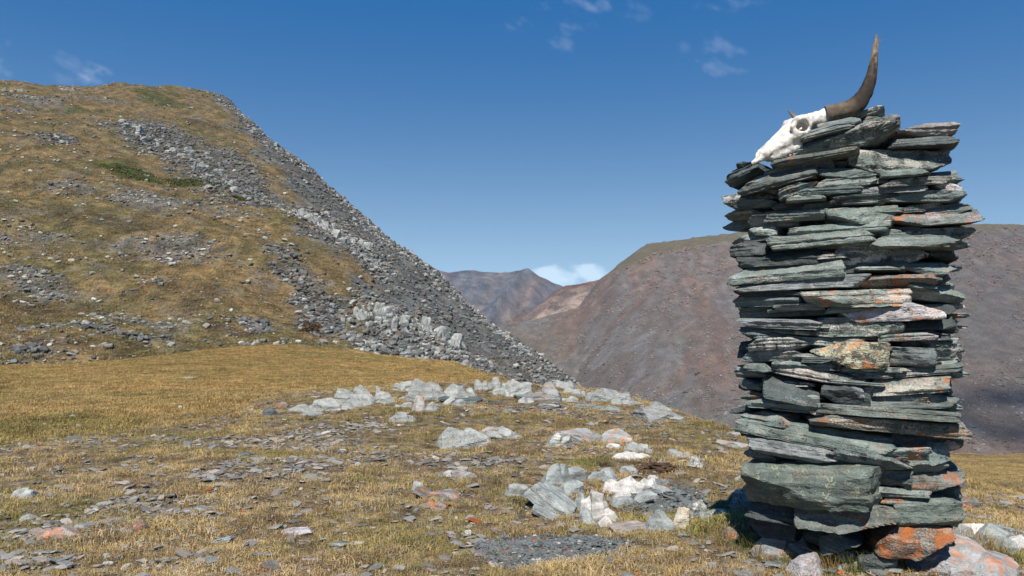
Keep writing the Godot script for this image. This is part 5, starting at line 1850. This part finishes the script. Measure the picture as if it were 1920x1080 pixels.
# ------------------------------------------------------------------ slates in the turf
func scatter_slates() -> void:
	var r := RandomNumberGenerator.new()
	r.seed = 93
	var shapes := []
	for k in 6:
		shapes.append(stone(1400 + k, Vector3(1, 0.15, 0.62), 4, 7, Color(1, 1, 1), 0.0, 0.10))
	var all := []
	var tries := 0
	while all.size() < 21000 and tries < 500000:
		tries += 1
		var d := 3.2 + 18.0 * pow(r.randf(), 1.4)
		var x := r.randf_range(-0.78 * d - 0.5, minf(0.78 * d + 0.5, 5.5))
		var ch := chips_at(x, d)
		var g := gravel_at(x, d)
		var dens := maxf(maxf(ch * 0.23, g * 0.3), 0.035)
		if meadow_at(x, d) > 0.5:
			dens = 0.012
		if r.randf() > dens:
			continue
		var size := 0.016 + 0.026 * r.randf() + (0.09 * pow(r.randf(), 7.0) if g < 0.3 else 0.03 * pow(r.randf(), 3.0))
		var pit := g2(x, d, 1.1, 6.75, 0.75, 0.75)
		if pit > 0.3 and r.randf() < 0.22:
			size += r.randf_range(0.02, 0.09)
		if ch > 0.3 and r.randf() < 0.035:
			size += r.randf_range(0.02, 0.10)
		all.append([size, x, d, r.randf(), r.randf(), g])
	for pt in GROUND_PATCHES:
		if int(pt[4]) != 0:
			continue
		for i in 5200:
			var x: float = pt[0] + r.randf_range(-1.2, 1.2) * pt[2]
			var d: float = pt[1] + r.randf_range(-1.2, 1.2) * pt[3]
			if r.randf() < gravel_at(x, d) * 1.4:
				all.append([0.011 + 0.016 * r.randf() + 0.035 * pow(r.randf(), 5.0), x, d, r.randf(), r.randf(), 1.0])
	all.sort_custom(func(a, b): return a[0] / a[2] > b[0] / b[2])
	var places := [[], [], []]
	var cols := [[], [], []]
	for i in all.size():
		var q: Array = all[i]
		var b := Basis.from_euler(Vector3(r.randf_range(-0.3, 0.25), r.randf_range(0, TAU), r.randf_range(-0.3, 0.3)) * (Vector3(2.0, 1, 2.0) if q[5] > 0.3 else Vector3.ONE))
		var x: float = q[1]
		var d: float = q[2]
		var at := Vector3(x, ground_h(x, d) + q[0] * 0.05 + (0.006 if q[5] < 0.3 else 0.0), -d)
		if i < 290:
			var kind: String = ["g", "b", "g", "m", "b", "g"][r.randi() % 6]
			var o := put("slate_chip", shapes[i % 6], M[kind])
			tag(o, "flat chip of grey slate lying loose in the turf", "slate chip", "slate chips strewn over the knoll")
			o.transform = Transform3D(b.scaled(Vector3.ONE * q[0]), at)
			continue
		var k := i % 3
		places[k].append(Transform3D(b.scaled(Vector3.ONE * q[0]), at))
		var v := r.randf_range(0.6, 1.3)
		var c := Color(0.285, 0.295, 0.29) if q[3] < 0.6 else Color(0.40, 0.365, 0.345)
		if q[5] > 0.3:
			c = Color(0.17, 0.198, 0.21)
		if q[4] < 0.04:
			c = Color(0.52, 0.52, 0.51)
		if q[4] > 0.985:
			c = Color(0.42, 0.12, 0.03)
		cols[k].append(Color(c.r * v, c.g * v, c.b * v))
	for k in 3:
		stuff("slate_gravel", shapes[k], M.chip, places[k], cols[k], "small grey slate gravel strewn between the grass tufts", "gravel", "slate gravel of the knoll")

# ------------------------------------------------------------------ grass
func tuft(sd: int, blades: int, radius: float, tall: float, wide: float, lean: float) -> ArrayMesh:
	var r := RandomNumberGenerator.new()
	r.seed = sd
	var v := PackedVector3Array()
	var c := PackedColorArray()
	for k in blades:
		var a := r.randf() * TAU
		var p := Vector3(cos(a), 0, sin(a)) * radius * sqrt(r.randf())
		var dir := r.randf() * TAU
		var out := Vector3(cos(dir), 0, sin(dir))
		var side := Vector3(-out.z, 0, out.x).rotated(Vector3.UP, r.randf_range(-0.8, 0.8)) * wide * r.randf_range(0.6, 1.2)
		var h := tall * r.randf_range(0.45, 1.1)
		var le := h * lean * r.randf_range(0.2, 1.4)
		var m := p + out * le * 0.35 + Vector3.UP * h * 0.6
		var e := p + out * le + Vector3.UP * h * r.randf_range(0.6, 1.0)
		var b := p - Vector3.UP * 0.02
		for q in [b - side, m - side * 0.7, b + side, b + side, m - side * 0.7, m + side * 0.7, m - side * 0.7, e, m + side * 0.7]:
			v.append(q)
		var t := r.randf_range(0.6, 1.45)
		var w := r.randf_range(0.88, 1.12)
		for q in 9:
			c.append(Color(t * w, t, t / w))
	return flat_mesh(v, c)

func scatter_grass() -> void:
	var r := RandomNumberGenerator.new()
	r.seed = 94
	# short dry turf of the knoll
	var shapes := [tuft(1, 54, 0.09, 0.026, 0.0018, 1.7), tuft(2, 54, 0.10, 0.021, 0.0019, 2.2), tuft(3, 40, 0.07, 0.040, 0.0017, 1.4)]
	var places := [[], [], []]
	var cols := [[], [], []]
	var straw := Color(0.45, 0.36, 0.23)
	var gold := Color(0.44, 0.31, 0.12)
	var olive := Color(0.265, 0.228, 0.085)
	var green := Color(0.14, 0.165, 0.04)
	for i in 60000:
		var d := 2.9 + 16.5 * pow(r.randf(), 1.25)
		var x := r.randf_range(-0.80 * d - 0.5, minf(0.80 * d + 0.5, 6.0))
		var g := gravel_at(x, d)
		var ch := chips_at(x, d)
		var soil := patch_mask(GROUND_PATCHES, x, d, 2, 0.0, false)
		if r.randf() < g * 1.3 or r.randf() < ch * 0.35 or r.randf() < soil * 0.9 or r.randf() < 0.12:
			continue
		var thin := n_fine.get_noise_2d(x * 1.4, d * 1.4)
		if thin < -0.2 and r.randf() < 0.7:
			continue
		var gr := patch_mask(GROUND_PATCHES, x, d, 3, 0.0, false)
		var n := n_mid.get_noise_2d(x * 3.0 + 5.0, d * 3.0)
		var c := straw.lerp(gold, r.randf()).lerp(olive, clampf(0.35 + n * 1.3 + r.randf_range(-0.3, 0.3), 0, 1)).lerp(green, clampf(gr * 0.8 + (0.7 if r.randf() < 0.05 + 0.25 * clampf(n_mid.get_noise_2d(x * 4.0 + 60.0, d * 4.0) * 3.0 - 0.6, 0.0, 1.0) else 0.0), 0, 1))
		var k := r.randi() % 3
		var s := r.randf_range(0.55, 1.15) * (0.75 + 0.8 * clampf(0.4 + n_mid.get_noise_2d(x * 5.0, d * 5.0 + 30.0) * 1.6, 0.0, 1.0)) * (1.0 + 0.5 * gr)
		places[k].append(Transform3D(Basis(Vector3.UP, r.randf() * TAU).scaled(Vector3(s, s * r.randf_range(0.7, 1.2), s)), Vector3(x, ground_h(x, d), -d)))
		if n_fine.get_noise_2d(x * 0.9 + 20.0, d * 0.9) > 0.18 and r.randf() < 0.6:
			c = c.lerp(Color(0.19, 0.135, 0.09), 0.75)
		var vv := r.randf_range(0.55, 1.45)
		cols[k].append(Color(c.r * vv, c.g * vv, c.b * vv))
	for k in 3:
		stuff("turf_grass", shapes[k], M.grass, places[k], cols[k], "short dry straw-coloured turf growing over the stony knoll", "grass", "turf of the knoll")
	# longer golden grass of the meadow
	shapes = [tuft(11, 64, 0.22, 0.062, 0.0036, 1.5), tuft(12, 64, 0.24, 0.052, 0.004, 1.8)]
	places = [[], []]
	cols = [[], []]
	for i in 60000:
		var d := 6.0 + 74.0 * pow(r.randf(), 1.35)
		var x := r.randf_range(-0.78 * d, minf(0.3 * d, 4.0))
		var md := meadow_at(x, d)
		if r.randf() > md or (d > 30.0 and hill_base(x, d) > ground_base(x, d) + 0.6):
			continue
		var n := n_mid.get_noise_2d(x * 0.8, d * 1.6)
		var c := Color(0.41, 0.275, 0.105).lerp(Color(0.28, 0.225, 0.078), clampf(0.4 + n * 1.5 + r.randf_range(-0.25, 0.25), 0, 1)).lerp(straw, r.randf() * 0.3)
		c = c.lerp(green, patch_mask(GROUND_PATCHES, x, d, 3, n, false) * 0.5)
		var k := r.randi() % 2
		var s := r.randf_range(0.6, 1.1) * (1.0 + clampf((d - 20.0) / 60.0, 0.0, 0.8))
		places[k].append(Transform3D(Basis(Vector3.UP, r.randf() * TAU).scaled(Vector3(s, s * r.randf_range(0.6, 1.05), s)), Vector3(x, ground_h(x, d), -d)))
		var vv := r.randf_range(0.55, 1.4)
		if r.randf() < 0.05:
			vv *= 0.6
			places[k][-1] = places[k][-1].scaled_local(Vector3(1.0, 1.9, 1.0))
		cols[k].append(Color(c.r * vv, c.g * vv, c.b * vv))
	for k in 2:
		stuff("meadow_grass", shapes[k], M.grass, places[k], cols[k], "long golden grass of the meadow below the hill", "grass", "grass of the meadow")
	# clumps of grass over the hill's turf
	places = [[], []]
	cols = [[], []]
	var clump := [tuft(15, 40, 0.42, 0.20, 0.018, 0.8), tuft(16, 40, 0.40, 0.17, 0.02, 0.9)]
	for i in 60000:
		var d := 56.0 + 200.0 * pow(r.randf(), 1.3)
		var x := r.randf_range(-0.74 * d, 10.0)
		if r.randf() < scree_at(x, d) + 0.05 or patch_mask(HILL_PATCHES, x, d, 0, 0.0, true) > 0.3 or (d < 75.0 and hill_base(x, d) < ground_base(x, d)):
			continue
		var a := n_big.get_noise_2d(x * 2.0, d * 2.0)
		var b := n_mid.get_noise_2d(x * 1.5, d * 1.5)
		var c := Color(0.32, 0.235, 0.112).lerp(Color(0.205, 0.18, 0.078), clampf(0.5 + a * 1.0 + b * 0.9, 0, 1))
		c = c.lerp(Color(0.08, 0.10, 0.025), patch_mask(HILL_PATCHES, x, d, 1, b, true) * 0.9)
		c = c.lerp(Color(0.10, 0.07, 0.045), patch_mask(HILL_PATCHES, x, d, 2, b, true) * 0.8)
		if r.randf() < patch_mask(HILL_PATCHES, x, d, 3, b, true) * 0.8:
			continue
		var vv := r.randf_range(0.6, 1.35)
		var k := r.randi() % 2
		var sc := r.randf_range(0.5, 1.3)
		places[k].append(Transform3D(Basis(Vector3.UP, r.randf() * TAU).scaled(Vector3(sc, sc * r.randf_range(0.5, 1.0), sc)), Vector3(x, hill_h(x, d), -d)))
		cols[k].append(Color(c.r * vv, c.g * vv, c.b * vv))
	for k in 2:
		stuff("hill_grass", clump[k], M.grass, places[k], cols[k], "tufted ochre grass covering the hill between the stones", "grass", "grass of the hill")
	# the grassy shoulder that drops towards the valley
	places = [[], []]
	cols = [[], []]
	for i in 16000:
		var d := 8.0 + 40.0 * pow(r.randf(), 1.2)
		var x := r.randf_range(0.45 * d, 0.75 * d)
		if x < 4.0:
			continue
		var k := r.randi() % 2
		var s := r.randf_range(0.5, 1.0)
		var c := Color(0.36, 0.265, 0.115).lerp(Color(0.23, 0.185, 0.10), clampf(0.45 + n_mid.get_noise_2d(x * 0.35 + d * 0.1, d * 1.1) * 1.5, 0, 1))
		places[k].append(Transform3D(Basis(Vector3.UP, r.randf() * TAU).scaled(Vector3(s, s * 0.55, s)), Vector3(x, ground_h(x, d), -d)))
		cols[k].append(c)
	for k in 2:
		stuff("shoulder_grass", shapes[k], M.grass, places[k], cols[k], "thin brown grass on the slope that drops to the valley", "grass", "grass of the shoulder")
	# longer tufts round the foot of the cairn, each a plant of its own
	var tall := [tuft(21, 70, 0.07, 0.17, 0.0017, 0.9), tuft(22, 60, 0.06, 0.21, 0.0016, 1.1)]
	for q in [Vector2(1.39, 4.80), Vector2(1.51, 4.48), Vector2(1.75, 4.51), Vector2(1.73, 4.37), Vector2(1.83, 4.32), Vector2(1.95, 4.32), Vector2(2.12, 4.39), Vector2(1.61, 5.64), Vector2(1.42, 4.64), Vector2(2.74, 4.92), Vector2(2.76, 4.81), Vector2(2.78, 4.72), Vector2(2.69, 4.52), Vector2(2.71, 4.44), Vector2(2.90, 5.27), Vector2(3.76, 6.46), Vector2(3.88, 6.41), Vector2(3.89, 6.27), Vector2(2.74, 5.04), Vector2(2.72, 4.37), Vector2(1.76, 4.73), Vector2(1.28, 4.95)]:
		var o := put("grass_tuft", tall[r.randi() % 2], M.grass_green if r.randf() < 0.55 else M.grass_dry)
		tag(o, "loose tuft of long grass at the foot of the cairn", "grass tuft", "long tufts round the cairn's foot")
		o.position = Vector3(q.x, ground_h(q.x, q.y), -q.y)
		o.rotation.y = r.randf() * TAU
		o.scale = Vector3.ONE * r.randf_range(0.55, 0.95)

func shrub_mat(at: Vector2, across: float, along_d: float, tint: Color, label: String, sd: int) -> void:
	var r := RandomNumberGenerator.new()
	r.seed = sd
	var v := PackedVector3Array()
	var c := PackedColorArray()
	var y0 := hill_h(at.x, at.y)
	for k in 2600:
		var a := r.randf() * TAU
		var q := sqrt(r.randf())
		var wob := 0.75 + 0.4 * sin(a * 3.0 + sd) * sin(a * 2.0)
		var x := at.x + cos(a) * q * across * wob
		var d := at.y + sin(a) * q * along_d * wob
		var h := (1.0 - q * q) * 0.45 + 0.12
		var p := Vector3(x - at.x, hill_h(x, d) - y0 + h * r.randf(), -(d - at.y))
		var u := Vector3(r.randf_range(-1, 1), r.randf_range(-0.3, 1), r.randf_range(-1, 1)).normalized() * 0.16
		var w := u.cross(Vector3(r.randf_range(-1, 1), r.randf_range(-1, 1), r.randf_range(-1, 1)).normalized()).normalized() * 0.09
		for t in [p - w, p + u, p + w]:
			v.append(t)
		var k2 := r.randf_range(0.5, 1.5)
		for t in 3:
			c.append(Color(tint.r * k2, tint.g * k2, tint.b * k2))
	var o := Node3D.new()
	o.name = numbered("dwarf_shrub")
	o.position = Vector3(at.x, y0, -at.y)
	tag(o, label, "shrub")
	add_child(o, true)
	put("foliage", flat_mesh(v, c), M.grass, o)

func build_small_plants() -> void:
	shrub_mat(Vector2(-62.00, 128.39), 9.0, 3.2, Color(0.085, 0.105, 0.035), "wide dark green shrub mat on the hill's shoulder", 31)
	shrub_mat(Vector2(-53.36, 131.24), 6.5, 2.6, Color(0.08, 0.10, 0.035), "dark green shrub mat below the grey rubble tongue of the hill", 32)
	shrub_mat(Vector2(-44.00, 124.85), 3.4, 1.8, Color(0.075, 0.09, 0.03), "small dark green shrub mat at the edge of the scree", 33)
	shrub_mat(Vector2(-20.12, 80.76), 1.6, 1.4, Color(0.11, 0.075, 0.05), "round brown heath bush beside the pale outcrop", 34)
	# a clod of dark turf with bare roots above the pit
	var q := Vector2(1.39, 7.79)
	var clod := Node3D.new()
	clod.name = numbered("turf_clod")
	clod.position = Vector3(q.x, ground_h(q.x, q.y), -q.y)
	tag(clod, "clod of dark brown turf with dry roots above the pit", "turf clod")
	add_child(clod, true)
	var r := RandomNumberGenerator.new()
	r.seed = 66
	put("soil", stone(661, Vector3(0.34, 0.09, 0.2), 12, 8, Color(0.10, 0.066, 0.045), 0.0, 0.5), M.chip, clod).position.y = 0.02
	for k in 40:
		var st := SurfaceTool.new()
		st.begin(Mesh.PRIMITIVE_TRIANGLES)
		var a := Vector3(r.randf_range(-0.2, 0.2), r.randf_range(0.0, 0.06), r.randf_range(-0.05, 0.14))
		var b := a + Vector3(r.randf_range(-0.12, 0.12), r.randf_range(-0.04, 0.05), r.randf_range(-0.02, 0.10))
		tube(st, a, b, 0.0035, 0.0018, 5)
		st.generate_normals()
		put("root", st.commit(), M.root, clod)

func build_cloud() -> void:
	# a small cloud high overhead, outside the view, whose shadow lies on the lower mountain slope
	var r := RandomNumberGenerator.new()
	r.seed = 17
	var nn := FastNoiseLite.new()
	nn.seed = 4
	nn.frequency = 0.03
	nn.fractal_octaves = 4
	var m := StandardMaterial3D.new()
	m.albedo_color = Color(0.95, 0.95, 0.95)
	m.roughness = 1.0
	var c := Node3D.new()
	c.name = "cloud"
	c.position = Vector3(-151, 4293, 2759)
	c.set_meta("kind", "structure")
	c.set_meta("label", "small white cloud drifting overhead")
	add_child(c)
	for k in 22:
		var ball := SphereMesh.new()
		ball.radius = 1.0
		ball.height = 2.0
		ball.radial_segments = 40
		ball.rings = 20
		var arr := ball.get_mesh_arrays()
		var v: PackedVector3Array = arr[Mesh.ARRAY_VERTEX]
		var size := Vector3(r.randf_range(14, 34), r.randf_range(8, 12), r.randf_range(12, 24))
		var off := Vector3(lerpf(-95, 190, k / 21.0), r.randf_range(-8, 8), r.randf_range(-75, 60))
		for i in v.size():
			var q := v[i] * size
			v[i] = q * (1.0 + 0.35 * nn.get_noise_3dv(q + off)) + off
		arr[Mesh.ARRAY_VERTEX] = v
		var am := ArrayMesh.new()
		am.add_surface_from_arrays(Mesh.PRIMITIVE_TRIANGLES, arr)
		put("puff", am, m, c)
